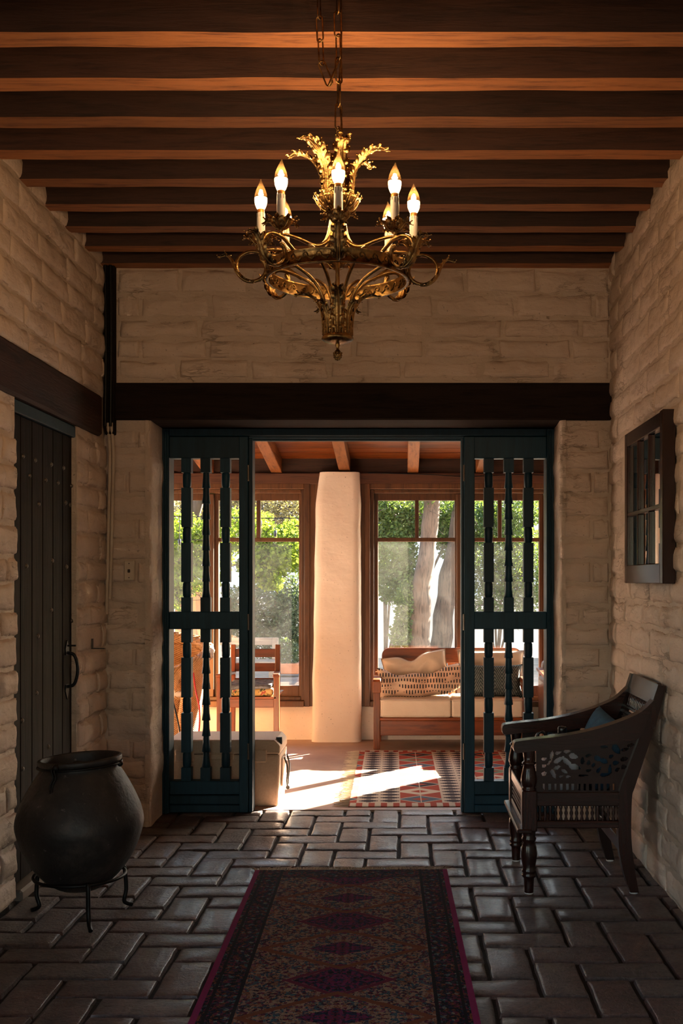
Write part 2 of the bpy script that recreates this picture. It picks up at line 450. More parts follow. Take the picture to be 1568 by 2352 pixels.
def mat_floral(name):
    m, nt, b = new_mat(name)
    vo = nt.nodes.new('ShaderNodeTexVoronoi'); vo.inputs['Scale'].default_value = 26
    nt.links.new(coords(nt), vo.inputs['Vector'])
    sep = nt.nodes.new('ShaderNodeSeparateColor'); nt.links.new(vo.outputs['Color'], sep.inputs[0])
    n = V(nt, noise_tex(nt, coords(nt), 60, 3))
    c = ramp(nt, V(nt, sep.outputs[0]) * 0.7 + n * 0.5 - 0.1, [(0, (0.03, 0.035, 0.02)), (0.3, (0.45, 0.26, 0.07)), (0.5, (0.06, 0.07, 0.03)), (0.62, (0.55, 0.36, 0.14)), (0.78, (0.32, 0.05, 0.03)), (0.9, (0.04, 0.04, 0.03))], 'CONSTANT')
    nt.links.new(c, b.inputs['Base Color']); b.inputs['Roughness'].default_value = 0.85
    return m
M['floral'] = mat_floral('floral_cushion_cloth')

def mat_wicker():
    m, nt, b = new_mat('honey_wicker')
    x, y, z = xyz(nt)
    w = ((z * 420.0).sin() * ((x + y) * 220.0).sin())
    n = V(nt, noise_tex(nt, coords(nt), 40, 3))
    c = ramp(nt, w * 0.3 + n * 0.5 + 0.25, [(0.2, (0.24, 0.10, 0.03)), (0.6, (0.58, 0.30, 0.11)), (0.9, (0.70, 0.42, 0.18))])
    nt.links.new(c, b.inputs['Base Color']); b.inputs['Roughness'].default_value = 0.5
    add_bump(nt, b, w, 0.6, 0.004)
    return m
M['wicker'] = mat_wicker()

# ------------------------------------------------------------------ mesh helpers
class MB:
    def __init__(s): s.v, s.f, s.sm = [], [], []
    def add(s, vs, fs, smooth=False):
        n = len(s.v)
        s.v += [tuple(p) for p in vs]
        for f in fs:
            s.f.append(tuple(i + n for i in f)); s.sm.append(smooth)
        return s
    def box(s, x0, x1, y0, y1, z0, z1):
        vs = [(x, y, z) for x in (x0, x1) for y in (y0, y1) for z in (z0, z1)]
        return s.add(vs, [(0, 1, 3, 2), (4, 6, 7, 5), (0, 4, 5, 1), (2, 3, 7, 6), (0, 2, 6, 4), (1, 5, 7, 3)])
    def obox(s, c, ax, ay, az):
        """oriented box, half axes"""
        c, ax, ay, az = map(Vector, (c, ax, ay, az))
        vs = [c + ax * i + ay * j + az * k for i in (-1, 1) for j in (-1, 1) for k in (-1, 1)]
        return s.add(vs, [(0, 1, 3, 2), (4, 6, 7, 5), (0, 4, 5, 1), (2, 3, 7, 6), (0, 2, 6, 4), (1, 5, 7, 3)])
    def bar(s, a, b, w, h, up=(0, 0, 1)):
        a, b = Vector(a), Vector(b)
        d = (b - a); l = d.length; d.normalize()
        u = Vector(up); sd = d.cross(u)
        if sd.length < 1e-4: sd = d.cross(Vector((0, 1, 0)))
        sd.normalize(); u = sd.cross(d)
        return s.obox((a + b) / 2, d * l / 2, sd * w / 2, u * h / 2)
    def prism(s, poly, axis, a0, a1, smooth=False):
        n = len(poly)
        def mk(p, a):
            return {'x': (a, p[0], p[1]), 'y': (p[0], a, p[1]), 'z': (p[0], p[1], a)}[axis]
        vs = [mk(p, a0) for p in poly] + [mk(p, a1) for p in poly]
        fs = [tuple(range(n)), tuple(range(2 * n - 1, n - 1, -1))]
        s.add(vs, fs)
        s.add(vs, [(i, i + n, (i + 1) % n + n, (i + 1) % n) for i in range(n)], smooth)
        return s
    def strip(s, top, bot, axis, a0, a1):
        """solid between two polylines of equal length (2d), extruded along axis"""
        for i in range(len(top) - 1):
            s.prism([bot[i], bot[i + 1], top[i + 1], top[i]], axis, a0, a1)
        return s
    def tube(s, pts, r, n=8, closed=False, cap=True, smooth=True):
        pts = [Vector(p) for p in pts]
        m = len(pts)
        rr = r if isinstance(r, (list, tuple)) else [r] * m
        vs = []
        prev = None
        for i, p in enumerate(pts):
            if closed: t = pts[(i + 1) % m] - pts[i - 1]
            else: t = pts[min(i + 1, m - 1)] - pts[max(i - 1, 0)]
            if t.length < 1e-9: t = Vector((0, 0, 1))
            t.normalize()
            if prev is None:
                a = Vector((0, 0, 1)) if abs(t.z) < 0.9 else Vector((1, 0, 0))
                u = t.cross(a).normalized()
            else:
                u = prev - t * prev.dot(t)
                u = u.normalized() if u.length > 1e-6 else t.orthogonal().normalized()
            prev = u
            w = t.cross(u)
            for k in range(n):
                a = 2 * PI * k / n
                vs.append(p + (u * math.cos(a) + w * math.sin(a)) * rr[i])
        fs = []
        for i in range(m if closed else m - 1):
            j = (i + 1) % m
            for k in range(n):
                k2 = (k + 1) % n
                fs.append((i * n + k, i * n + k2, j * n + k2, j * n + k))
        s.add(vs, fs, smooth)
        if not closed and cap:
            s.add(vs[:n], [tuple(range(n - 1, -1, -1))]); s.add(vs[-n:], [tuple(range(n))])
        return s
    def lathe(s, prof, n=24, c=(0, 0, 0), smooth=True, wob=None, bend=None, cap=True):
        vs, fs = [], []
        for i, (r, z) in enumerate(prof):
            for k in range(n):
                a = 2 * PI * k / n
                rr = r * (wob(a, z) if wob else 1)
                dx, dy = bend(z) if bend else (0, 0)
                vs.append((c[0] + rr * math.cos(a) + dx, c[1] + rr * math.sin(a) + dy, c[2] + z))
        for i in range(len(prof) - 1):
            for k in range(n):
                k2 = (k + 1) % n
                fs.append((i * n + k, i * n + k2, (i + 1) * n + k2, (i + 1) * n + k))
        s.add(vs, fs, smooth)
        if cap:
            s.add(vs[:n], [tuple(range(n - 1, -1, -1))])
            s.add(vs[-n:], [tuple(range(n))])
        return s
    def grid(s, fn, nu, nv, smooth=True, double=0):
        vs = [fn(i / nu, j / nv) for i in range(nu + 1) for j in range(nv + 1)]
        fs = [(i * (nv + 1) + j, (i + 1) * (nv + 1) + j, (i + 1) * (nv + 1) + j + 1, i * (nv + 1) + j + 1) for i in range(nu) for j in range(nv)]
        return s.add(vs, fs, smooth)
    def ugrid(s, fn, us, vs_, smooth=True):
        nu, nv = len(us) - 1, len(vs_) - 1
        vs = [fn(u, v) for u in us for v in vs_]
        for edge in (0, 1):
            fs = [(i * (nv + 1) + j, (i + 1) * (nv + 1) + j, (i + 1) * (nv + 1) + j + 1, i * (nv + 1) + j + 1) for i in range(nu) for j in range(nv)
                  if (i in (0, nu - 1) or j in (0, nv - 1)) == bool(edge)]
            n0 = len(s.v) - len(vs) if edge else len(s.v)
            if not edge: s.add(vs, fs, smooth)
            else:
                for f in fs:
                    s.f.append(tuple(k + n0 for k in f)); s.sm.append(False)
        return s
    def ball(s, c, r, n=8, sz=1.0):
        prof = [(max(1e-4, r * math.sin(PI * i / n)), -r * sz * math.cos(PI * i / n)) for i in range(n + 1)]
        return s.lathe(prof, n + 2, c)
    def mesh(s, name, off=(0, 0, 0)):
        me = bpy.data.meshes.new(name)
        me.from_pydata([(p[0] - off[0], p[1] - off[1], p[2] - off[2]) for p in s.v], [], s.f)
        me.polygons.foreach_set('use_smooth', s.sm)
        me.update()
        return me
    def build(s, name, mat, parent=None, local=False, origin=None, bevel=0, seg=1, fix=False):
        off = (0, 0, 0)
        if parent is not None and not local: off = wloc(parent)
        elif origin is not None: off = origin
        me = s.mesh(name, off)
        if fix:
            import bmesh
            bm = bmesh.new(); bm.from_mesh(me)
            bmesh.ops.remove_doubles(bm, verts=bm.verts, dist=1e-5)
            bmesh.ops.recalc_face_normals(bm, faces=bm.faces)
            bm.to_mesh(me); bm.free()
        return link(name, me, mat, parent, origin if parent is None else None, bevel, seg)

def wloc(o):
    l = Vector(o.location)
    while o.parent is not None:
        o = o.parent; l += Vector(o.location)
    return l

def link(name, me, mat, parent=None, origin=None, bevel=0, seg=1):
    if isinstance(mat, str): mat = M[mat]
    if not me.materials: me.materials.append(mat)
    o = bpy.data.objects.new(name, me)
    col.objects.link(o)
    if parent is not None: o.parent = parent
    if origin is not None: o.location = origin
    if bevel:
        b = o.modifiers.new('bevel', 'BEVEL'); b.width = bevel; b.segments = seg; b.limit_method = 'ANGLE'
    return o

def thing(name, label, cat, loc=(0, 0, 0), rotz=0, group=None):
    o = bpy.data.objects.new(name, None)
    o.empty_display_size = 0.1
    col.objects.link(o)
    o.location = loc; o.rotation_euler = (0, 0, rotz)
    return tag(o, label, cat, group)

def tag(o, label, cat, group=None, kind=None):
    o['label'] = label; o['category'] = cat
    if group: o['group'] = group
    if kind: o['kind'] = kind
    return o

def struct(o, label, cat):
    return tag(o, label, cat, None, 'structure')

def spline(pts, n=8):
    """catmull-rom through points (tuples of any dimension)"""
    out = []
    P = [pts[0]] + list(pts) + [pts[-1]]
    for i in range(1, len(P) - 2):
        p0, p1, p2, p3 = P[i - 1], P[i], P[i + 1], P[i + 2]
        for k in range(n):
            t = k / n
            out.append(tuple(0.5 * (2 * b + (c - a) * t + (2 * a - 5 * b + 4 * c - d) * t * t + (3 * b - a - 3 * c + d) * t ** 3) for a, b, c, d in zip(p0, p1, p2, p3)))
    out.append(tuple(pts[-1]))
    return out

def nz(p, s=1.0, seed=0):
    return noise.noise(Vector((p[0] * s + seed, p[1] * s + seed * 1.7, p[2] * s - seed)))

# ------------------------------------------------------------------ hall shell
XL, XR, YB, ZC = -1.58, 1.084, 5.73, 2.943       # left wall, right wall, back wall, joist undersides

def rough_rects(mb, rects, frame, depth, cell=0.06, amp=0.006):
    """slabs with an uneven front; frame = (origin, u, v, n) world vectors"""
    o, u, v, n = map(Vector, frame)
    for (u0, u1, v0, v1) in rects:
        nu, nv = max(1, int((u1 - u0) / cell)), max(1, int((v1 - v0) / cell))
        def fn(a, b):
            p = o + u * (u0 + (u1 - u0) * a) + v * (v0 + (v1 - v0) * b)
            d = amp * nz(p, 3.5) + amp * 0.6 * nz(p, 11, 5)
            return p + n * d
        mb.grid(fn, nu, nv)
        c = [o + u * uu + v * vv for uu, vv in ((u0, v0), (u1, v0), (u1, v1), (u0, v1))]
        back = [p - n * depth for p in c]
        mb.add(c + back, [(0, 1, 5, 4), (1, 2, 6, 5), (2, 3, 7, 6), (3, 0, 4, 7), (4, 5, 6, 7)])
    return mb

# adobe bricks shared by all walls: local x along the course, y out of the wall, z up
BL, BH, COURSE = 0.385, 0.106, 0.116
def edged(L, first, n):
    """0..1 parameters with a narrow first and last cell"""
    f = first / L
    return [0, f, f * 2.6] + [f * 2.6 + (1 - f * 5.2) * (k + 1) / (n + 1) for k in range(n)] + [1 - f * 2.6, 1 - f, 1]
def adobe_mesh(i):
    mb = MB(); sd = i * 3.1 + 1
    T = 0.015
    us, vs = edged(BL, 0.008, 9), edged(BH, 0.008, 3)
    def fn(a, b):
        x, z = (a - 0.5) * BL, (b - 0.5) * BH
        ex = min(a, 1 - a) * BL; ez = min(b, 1 - b) * BH
        e = min(ex, ez)
        y = -0.006 if e < 1e-6 else T * (0.45 if e < 0.01 else (0.85 if e < 0.024 else 1.0))
        # slumped face: belly low, ragged upper edge
        y += 0.005 * (0.5 - b) + 0.007 * nz((x, 0, z), 7, sd) + 0.004 * nz((x, 0, z), 24, sd)
        if ez < 0.022: z += (0.016 if b > .5 else 0.010) * nz((x, 0, b * 3), 9, sd) + 0.006 * nz((x, 0, b), 31, sd)
        if ex < 0.022: x += 0.010 * nz((a * 3, 0, z), 14, sd)
        return (x, y, z)
    mb.ugrid(fn, us, vs)
    me = mb.mesh('adobe_brick')
    me.materials.append(M['adobe'])
    return me
ADOBE = [adobe_mesh(i) for i in range(10)]

def lay_bricks(wall, rects, frame, sink=0.0, z_off=0.0, seed=0):
    o, u, v, n = map(Vector, frame)
    rnd = random.Random(seed)
    rot = Matrix((u, n, v)).transposed().to_euler()
    # u x n must give v for a proper rotation; otherwise mirror u
    if u.cross(n).dot(v) < 0:
        rot = Matrix((-u, n, v)).transposed().to_euler()
    k = 0
    cnt = 0
    zmax = max(r[3] for r in rects)
    vz = z_off
    CS = 1.0
    while vz < zmax:
        CS = rnd.uniform(0.88, 1.16)
        va, vb = vz + CS * (COURSE - BH) / 2, vz + CS * (COURSE + BH) / 2
        for (u0, u1, v0, v1) in rects:
            a, b2 = max(va, v0), min(vb, v1)
            if b2 - a < 0.045: continue
            uu = u0 - (0.2 if k % 2 else 0) + rnd.uniform(-0.05, 0.02)
            while uu < u1:
                ln = BL + rnd.uniform(-0.05, 0.03)
                p0, p1 = max(uu, u0), min(uu + ln, u1)
                if p1 - p0 > 0.05:
                    ob = bpy.data.objects.new('brick', rnd.choice(ADOBE))
                    col.objects.link(ob)
                    ob.parent = wall
                    ob.location = o + u * ((p0 + p1) / 2) + v * ((a + b2) / 2 + rnd.uniform(-0.004, 0.004)) + n * (rnd.uniform(-0.004, 0.003) - sink) - wloc(wall)
                    ob.rotation_euler = rot
                    ob.scale = ((p1 - p0) / BL, 1.0, (b2 - a) / BH)
                    cnt += 1
                uu += ln + 0.012
        vz += COURSE * CS; k += 1
    return cnt

# left wall, with the doorway
fr_l = ((XL, 0, 0), (0, 1, 0), (0, 0, 1), (1, 0, 0))
DY0, DY1, DZ = 4.40, 5.235, 2.045
LT0, LT1 = 2.04, 2.248
near_l = [(-1.3, 0.9, 0, 3.12), (2.1, 3.3, 0, 3.12), (0.9, 2.1, 2.1, 3.12)]  # gap is an unseen opening added to send sky light onto the right wall
r_l = [(3.3, DY0, 0, LT0), (DY1, 5.76, 0, LT0), (3.3, 5.76, LT1, 3.12), (3.3, 3.95, LT0, LT1), (5.607, 5.76, LT0, LT1)]
wl = rough_rects(MB(), r_l, fr_l, 0.36)
rough_rects(wl, near_l, fr_l, 0.36, 0.2)
wl.box(XL - 0.36, XL - 0.05, 3.95, 5.607, LT0, LT1)
wl.box(XL - 0.36, XL - 0.12, DY0 - 0.02, DY1 + 0.02, 0, LT0)
wall_left = struct(wl.build('wall_left', 'mortar'), 'cream painted adobe wall beside the dark plank door', 'wall')
rb_l = [(3.3, DY0 + 0.005, 0, LT0), (DY1, 5.73, 0, LT0), (3.3, 5.73, LT1, ZC + 0.1)]
n1 = lay_bricks(wall_left, rb_l, fr_l, seed=3)

# right wall
fr_r = ((XR, 0, 0), (0, 1, 0), (0, 0, 1), (-1, 0, 0))
wr = rough_rects(MB(), [(3.3, 5.76, 0, 3.12)], fr_r, 0.36)
rough_rects(wr, [(-1.3, 3.3, 0, 3.12)], fr_r, 0.36, 0.2)
wall_right = struct(wr.build('wall_right', 'mortar'), 'cream painted adobe wall behind the carved armchair', 'wall')
n2 = lay_bricks(wall_right, [(3.3, 5.73, 0, ZC + 0.1)], fr_r, sink=0.003, seed=5)

# back wall with the wide opening: piers, lintel, upper wall
fr_b = ((0, YB, 0), (1, 0, 0), (0, 0, 1), (0, -1, 0))
PL, PR = -1.335, 0.815
HZ0, HZ1 = 2.14, 2.335
r_b = [(XL - 0.02, PL - 0.01, 0, HZ0), (PR + 0.01, XR + 0.02, 0, HZ0), (XL - 0.02, XR + 0.02, HZ1, 3.12)]
wb = rough_rects(MB(), r_b, fr_b, 0.30)
wb.box(XL - 0.02, XR + 0.02, YB + 0.28, 6.22, HZ0, 3.2)
# rounded, lumpy reveals of the two piers
for sx, x0 in ((1, PL), (-1, PR)):
    def fn(a, b, sx=sx, x0=x0):
        z = HZ0 * b
        t = a
        lump = 0.012 * nz((x0, 0, z), 6, 2) + 0.008 * nz((x0, 0, z), 17, 4)
        if t < 0.4:
            ang = t / 0.4 * PI / 2
            r = 0.03
            x = x0 - sx * r + sx * r * math.sin(ang)
            y = YB - 0.012 + r - r * math.cos(ang)
        else:
            x = x0 - sx * 0.02 * (t - 0.4) / 0.6
            y = YB - 0.012 + 0.03 + (t - 0.4) / 0.6 * 0.42
        return (x + sx * lump * min(1, t * 3), y - lump * (1 if t < 0.3 else 0), z)
    wb.grid(fn, 12, 60)
wall_back = struct(wb.build('wall_back', 'mortar'), 'cream painted adobe wall around the wide teal doorway', 'wall')
rb_b = [(XL + 0.012, PL - 0.005, 0.0, HZ0), (PR + 0.005, XR - 0.012, 0.0, HZ0), (XL + 0.07, XR - 0.012, HZ1, ZC + 0.05)]
n3 = lay_bricks(wall_back, rb_b, fr_b, sink=0.005, seed=9, z_off=0.02)
# wall behind the camera; its unseen opening is added to light the piers
wf = MB()
wf.box(XL - 0.36, -0.85, -1.3, -1.1, 0, 3.2)
wf.box(0.05, XR + 0.36, -1.3, -1.1, 0, 3.2)
wf.box(-0.85, 0.05, -1.3, -1.1, 2.0, 3.2)
struct(wf.build('wall_front', 'adobe'), 'cream adobe wall with an added light opening opposite the teal doorway', 'wall')

# lintels
mb = MB().box(XL + 0.01, XR + 0.002, YB - 0.022, YB + 0.36, HZ0, HZ1)
struct(mb.build('trim_1', 'lintel', bevel=0.008), 'thick black wooden lintel beam over the wide teal doorway', 'beam')
mb = MB().box(XL - 0.2, XL + 0.022, 3.95, 5.607, LT0, LT1)
struct(mb.build('trim_2', 'lintel_y', bevel=0.012), 'dark brown wooden lintel beam above the plank door', 'beam')

# ceiling: deck boards with joists under it
ceil = MB().box(XL - 0.3, XR + 0.3, -1.3, 6.2, 3.12, 3.22).build('ceiling', 'deck')
struct(ceil, 'dark timber ceiling carried on closely spaced joists', 'ceiling')
jw = 0.093
def joist_mesh(i):
    mb = MB(); nx = 40
    x0, x1 = XL - 0.04, XR + 0.04
    for j, (yy, zz) in enumerate(((0, 0), (jw, 0), (jw, 0.18), (0, 0.18))):
        y2, z2 = ((jw, 0), (jw, 0.18), (0, 0.18), (0, 0))[j]
        def P(a, y, z):
            x = x0 + (x1 - x0) * a
            return (x, y + 0.003 * nz((x, y * 9, z * 9), 3, i), z + (0.004 * nz((x, y * 9 + i, 0), 3.3, i) if z < 0.1 else 0))
        mb.grid(lambda a, b: P(a, yy + (y2 - yy) * b, zz + (z2 - zz) * b), nx, 1, smooth=False)
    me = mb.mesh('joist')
    me.materials.append(M['joist']); me.materials.append(M['joist_shaded'])
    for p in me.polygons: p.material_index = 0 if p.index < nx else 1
    return me
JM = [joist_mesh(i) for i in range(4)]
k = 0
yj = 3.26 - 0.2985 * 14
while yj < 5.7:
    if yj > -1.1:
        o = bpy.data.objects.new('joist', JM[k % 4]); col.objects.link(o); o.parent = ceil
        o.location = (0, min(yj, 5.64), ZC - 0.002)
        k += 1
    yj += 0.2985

# floor of herringbone bricks
fl = MB().box(XL - 0.1, XR + 0.1, -1.3, 6.16, -0.2, -0.014).build('floor', 'joint')
struct(fl, 'dark herringbone brick floor of the hall', 'floor')
U = 0.1535
def floor_brick_mesh(i):
    mb = MB(); sd = i * 2.3
    L, W = 2 * U - 0.010, U - 0.010
    us, vs = edged(L, 0.005, 5), edged(W, 0.005, 2)
    def fn(a, b):
        x, y = (a - 0.5) * L, (b - 0.5) * W
        ex, ey = min(a, 1 - a) * L, min(b, 1 - b) * W
        e = min(ex, ey)
        z = -0.018 if e < 1e-6 else (-0.0035 if e < 0.006 else (-0.001 if e < 0.014 else 0))
        z += 0.0035 * nz((x, y, 0), 12, sd) + 0.0015 * nz((x, y, 0), 40, sd)
        if e < 0.014:
            x += 0.004 * nz((x, y, 3), 14, sd); y += 0.004 * nz((x, y, 9), 14, sd)
        return (x, y, z)
    mb.ugrid(fn, us, vs)
    me = mb.mesh('brick'); me.materials.append(M['brick'])
    return me
FB = [floor_brick_mesh(i) for i in range(12)]
rnd = random.Random(4)
cells = []
Ytop = 6.165
nb = 0
ix0, ix1 = int((XL) / U) - 3, int(XR / U) + 3
for j in range(-1, 27):
    for i in range(ix0, ix1 + 1):
        t = (i - j) % 4
        # 2:1 herringbone: t==0 starts a brick along x, t==3 starts one along y (towards the camera)
        x, y = i * U - 0.03, Ytop - (j + 1) * U
        sc_l = 1.0
        if t == 0 and j >= 0: cx, cy, ro = x + U, y + U / 2, 0
        elif t == 3:
            cx, cy, ro = x + U / 2, y, PI / 2
            if j < 0: cy, sc_l = y - U / 2, 0.48
        else: continue
        if cx < XL - 0.13 or cx > XR + 0.13 or cy < 2.3: continue
        o = bpy.data.objects.new('brick', rnd.choice(FB)); col.objects.link(o); o.parent = fl
        o.location = (cx, cy, rnd.uniform(-0.003, 0.003)); nb += 1
        o.scale = (sc_l, 1, 1)
        o.rotation_euler = (rnd.uniform(-.008, .008), rnd.uniform(-.008, .008), ro + rnd.choice((0, PI)) + rnd.uniform(-.012, .012))
print('bricks', n1, n2, n3, nb)
# plain continuation behind the viewpoint
fb2 = MB().box(XL - 0.1, XR + 0.1, -1.3, 2.3, -0.02, -0.002).build('paving', 'brick', fl)

# ------------------------------------------------------------------ teal doorway
YF = 6.05
fm = MB()
fm.box(-1.372, -1.312, YF, YF + 0.135, 0, 2.142)
fm.box(0.787, 0.848, YF, YF + 0.135, 0, 2.142)
fm.box(-1.312, 0.787, YF, YF + 0.135, 2.10, 2.142)
fm.box(-1.335, -1.322, YF - 0.012, YF, 0, 2.13)
fm.box(0.797, 0.81, YF - 0.012, YF, 0, 2.13)
struct(fm.build('trim_3', 'teal', bevel=0.004), 'teal painted wooden frame of the wide doorway', 'frame')

def zpx(py, Y): return 1.3 - (py - 1332) * Y / F
def xpx(px, Y): return (px - 930) * Y / F

def spindle_mesh(kind, y0, y1, zs):
    """zs: list of pixel rows giving square/turned breaks, top to bottom"""
    mb = MB(); h = 0.0275
    Yc = (y0 + y1) / 2
    for i in range(len(zs) - 1):
        zt, zb = zpx(zs[i], Yc), zpx(zs[i + 1], Yc)
        turned = i % 2 == 1
        if kind == 'tier' and turned:
            n = 8
            for k in range(n):
                a, b2 = zt + (zb - zt) * k / n, zt + (zb - zt) * (k + 1) / n
                mb.lathe([(0.0175, a), (0.0195, a * .5 + b2 * .5), (0.0248, b2 + 0.0012), (0.0235, b2)][::-1], 14, (0, 0, 0))
        elif turned:
            d = zt - zb
            mb.lathe([(0.019, zb), (0.0235, zb + 0.12 * d), (0.0245, zb + 0.5 * d), (0.0235, zb + 0.88 * d), (0.019, zt)], 14, (0, 0, 0))
        else:
            mb.box(-h, h, -h, h, zb, zt)
    return mb.mesh('spindle')
UP = [1050, 1086, 1121, 1211, 1247, 1337, 1372, 1408]
LO = [1442, 1475, 1510, 1601, 1637, 1727, 1762, 1796]
UPT = [1050, 1086, 1372, 1408]; LOT = [1442, 1475, 1762, 1796]
SY0, SY1 = 6.075, 6.13
SPM = {('turned', 0): spindle_mesh('turned', SY0, SY1, UP), ('turned', 1): spindle_mesh('turned', SY0, SY1, LO),
       ('tier', 0): spindle_mesh('tier', SY0, SY1, UPT), ('tier', 1): spindle_mesh('tier', SY0, SY1, LOT)}
for me in SPM.values(): me.materials.append(M['teal'])

def side_panel(name, label, x0, x1, stile, spx):
    root = thing(name, label, 'door', ((x0 + x1) / 2, SY0 + 0.02, 0)); root['kind'] = 'structure'
    y0, y1 = YF + 0.012, YF + 0.085
    Yc = SY0
    MB().box(stile[0], stile[1], y0 - 0.004, y1, 0.004, 2.098).build('stile', 'teal', root, bevel=0.003)
    MB().box(x0, x1, y0, y1, zpx(1053, Yc), 2.098).build('top_rail', 'teal', root, bevel=0.003)
    MB().box(x0, x1, y0, y1, zpx(1445, Yc), zpx(1405, Yc)).build('lock_rail', 'teal', root, bevel=0.003)
    zb = [zpx(p, Yc) for p in (1793, 1825, 1847, 1868)]
    for i in range(3):
        MB().box(x0, x1, y0 + (0 if i != 1 else -0.006), y1, max(0.004, zb[i + 1] + 0.0015), zb[i] - 0.0015).build('bottom_board', 'teal', root, bevel=0.004)
    for i, px in enumerate(spx):
        kind = 'tier' if i == 1 else 'turned'
        for half in (0, 1):
            o = bpy.data.objects.new('spindle', SPM[(kind, half)]); col.objects.link(o); o.parent = root
            o.location = Vector((xpx(px, 6.09), (SY0 + SY1) / 2, 0)) - Vector(root.location)
    return root
p1 = side_panel('door_1', 'teal door panel of turned spindles beside the grey pot', -1.312, -0.918, (-0.924, -0.874), (428.5, 472.5, 517.5))
p2 = side_panel('door_2', 'teal door panel of turned spindles beside the carved armchair', 0.384, 0.787, (0.328, 0.387), (1122, 1168, 1213))
# meeting jambs and hinges of the clear opening
for s, x0, x1, root in ((1, -0.872, -0.851, p1), (-1, 0.313, 0.327, p2)):
    MB().box(x0, x1, YF + 0.02, YF + 0.125, 0.004, 2.09).build('meeting_stile', 'teal', root, bevel=0.003)
    for z in (1.85, 1.02, 0.3):
        MB().lathe([(0.006, 0), (0.006, 0.09)], 8, ((x0 if s > 0 else x1) + (-0.001 if s > 0 else 0.001), YF + 0.01, z)).build('hinge', 'stud', root)
mb = MB().box(-0.872, 0.327, YF + 0.02, YF + 0.125, 2.09, 2.10)
mb.box(-0.872, 0.327, YF + 0.045, YF + 0.075, 2.078, 2.09)
struct(mb.build('trim_4', 'teal', bevel=0.002), 'teal head strip over the clear opening between the spindle panels', 'trim')

# ------------------------------------------------------------------ plank door in the left wall
XD = -1.603
d3 = thing('door_3', 'dark plank door with iron studs under the brown lintel', 'door', (XD, (DY0 + DY1) / 2, 0)); d3['kind'] = 'structure'
bw = (DY1 - DY0) / 6
for i in range(6):
    a = DY0 + i * bw
    MB().box(XD - 0.04, XD, a + 0.002, a + bw - 0.002, 0.045, 1.985).build('plank', 'plank_dark', d3, bevel=0.004)
for (px, py) in [(52, 1048), (80, 1057), (117, 1067), (145, 1075), (67, 1093), (104, 1103), (132, 1109), (163, 1116), (150, 1155), (160, 1160),
                 (88, 1158), (119, 1288), (152, 1302), (117, 1401), (164, 1426), (86, 1461), (83, 1592), (50, 1655), (51, 1766), (110, 1715), (60, 1300)]:
    Y = -XD * F / (930 - px)
    st = MB().lathe([(0.011, 0.0), (0.0105, 0.003), (0.007, 0.007), (0.001, 0.0085)], 10)
    o = st.build('stud', 'stud', d3, local=True)
    o.location = Vector((XD, Y, zpx(py, Y))) - Vector(d3.location); o.rotation_euler = (0, PI / 2, 0)
# iron pull
h = MB().tube(spline([(XD + 0.004, 5.155, 0.955), (XD + 0.035, 5.157, 0.945), (XD + 0.05, 5.16, 0.90), (XD + 0.05, 5.16, 0.85), (XD + 0.035, 5.157, 0.805), (XD + 0.004, 5.155, 0.795)], 6), 0.008, 8)
hd = h.build('handle', 'iron', d3)
for z, s in ((0.965, 1), (0.785, -1)):
    MB().prism([(5.135, z - s * 0.02), (5.175, z - s * 0.02), (5.18, z + s * 0.012), (5.155, z + s * 0.05), (5.13, z + s * 0.012)], 'x', XD, XD + 0.005).build('handle_plate', 'iron', hd, fix=True)
MB().box(XD, XD + 0.045, 5.15, 5.16, 0.985, 0.993).build('thumb_latch', 'iron', hd)
mb = MB()
mb.box(XL - 0.12, XL - 0.005, DY0 - 0.01, DY1 + 0.03, 1.985, LT0 - 0.002)
mb.box(XL - 0.12, XL - 0.02, DY1 - 0.0, DY1 + 0.012, 0.0, 1.99)
struct(mb.build('trim_5', 'teal', bevel=0.004), 'teal painted head frame above the dark plank door', 'frame')
mb = MB().box(XL - 0.12, XL + 0.03, DY0 + 0.006, DY1 - 0.006, -0.01, 0.042)
struct(mb.build('trim_6', 'sill', bevel=0.01), 'worn grey threshold under the dark plank door', 'threshold')

# corner post, conduits, hook, switch
mb = MB().box(XL + 0.012, XL + 0.062, YB - 0.05, YB + 0.0, 2.06, ZC + 0.05)
struct(mb.build('trim_7', 'lintel', bevel=0.004), 'dark wooden corner post above the lintel end', 'post')
for i, (dx, za, zb, mt) in enumerate(((0.018, 2.10, 2.95, 'iron'), (0.045, 2.10, 2.95, 'iron'))):
    mb = MB().tube(spline([(XL + dx, YB - 0.058, za), (XL + dx + 0.004, YB - 0.06, (za + zb) / 2), (XL + dx, YB - 0.058, zb)], 8), 0.008, 8)
    tag(mb.build('electric_cable', mt, origin=(XL + dx, YB - 0.058, za)), ('dark electric cable on the corner post nearer the left wall', 'dark electric cable on the corner post nearer the back wall bricks')[i], 'cable', 'cables on the corner post')
for i, (dx, za) in enumerate(((0.015, 1.12), (0.033, 1.20))):
    mb = MB().tube(spline([(XL + dx, YB - 0.022, za), (XL + dx + 0.012, YB - 0.026, 1.6), (XL + dx + 0.02, YB - 0.03, 1.95), (XL + dx + 0.014, YB - 0.05, 2.12)], 8), 0.009, 8)
    tag(mb.build('painted_conduit', 'conduit', origin=(XL + dx, YB - 0.02, za)), ('longer cream painted conduit tucked against the left wall corner', 'shorter cream painted conduit beside the longer one in the corner')[i], 'conduit', 'painted conduits in the corner')
hk = thing('wall_hook', 'grey metal angle hook fixed near the wall corner', 'hook', (XL + 0.02, 5.47, 0.95))
MB().box(XL + 0.008, XL + 0.014, 5.455, 5.475, 0.955, 1.005).build('back_plate', 'stud', hk)
MB().box(XL + 0.008, XL + 0.075, 5.455, 5.475, 0.953, 0.959).build('arm', 'stud', hk)
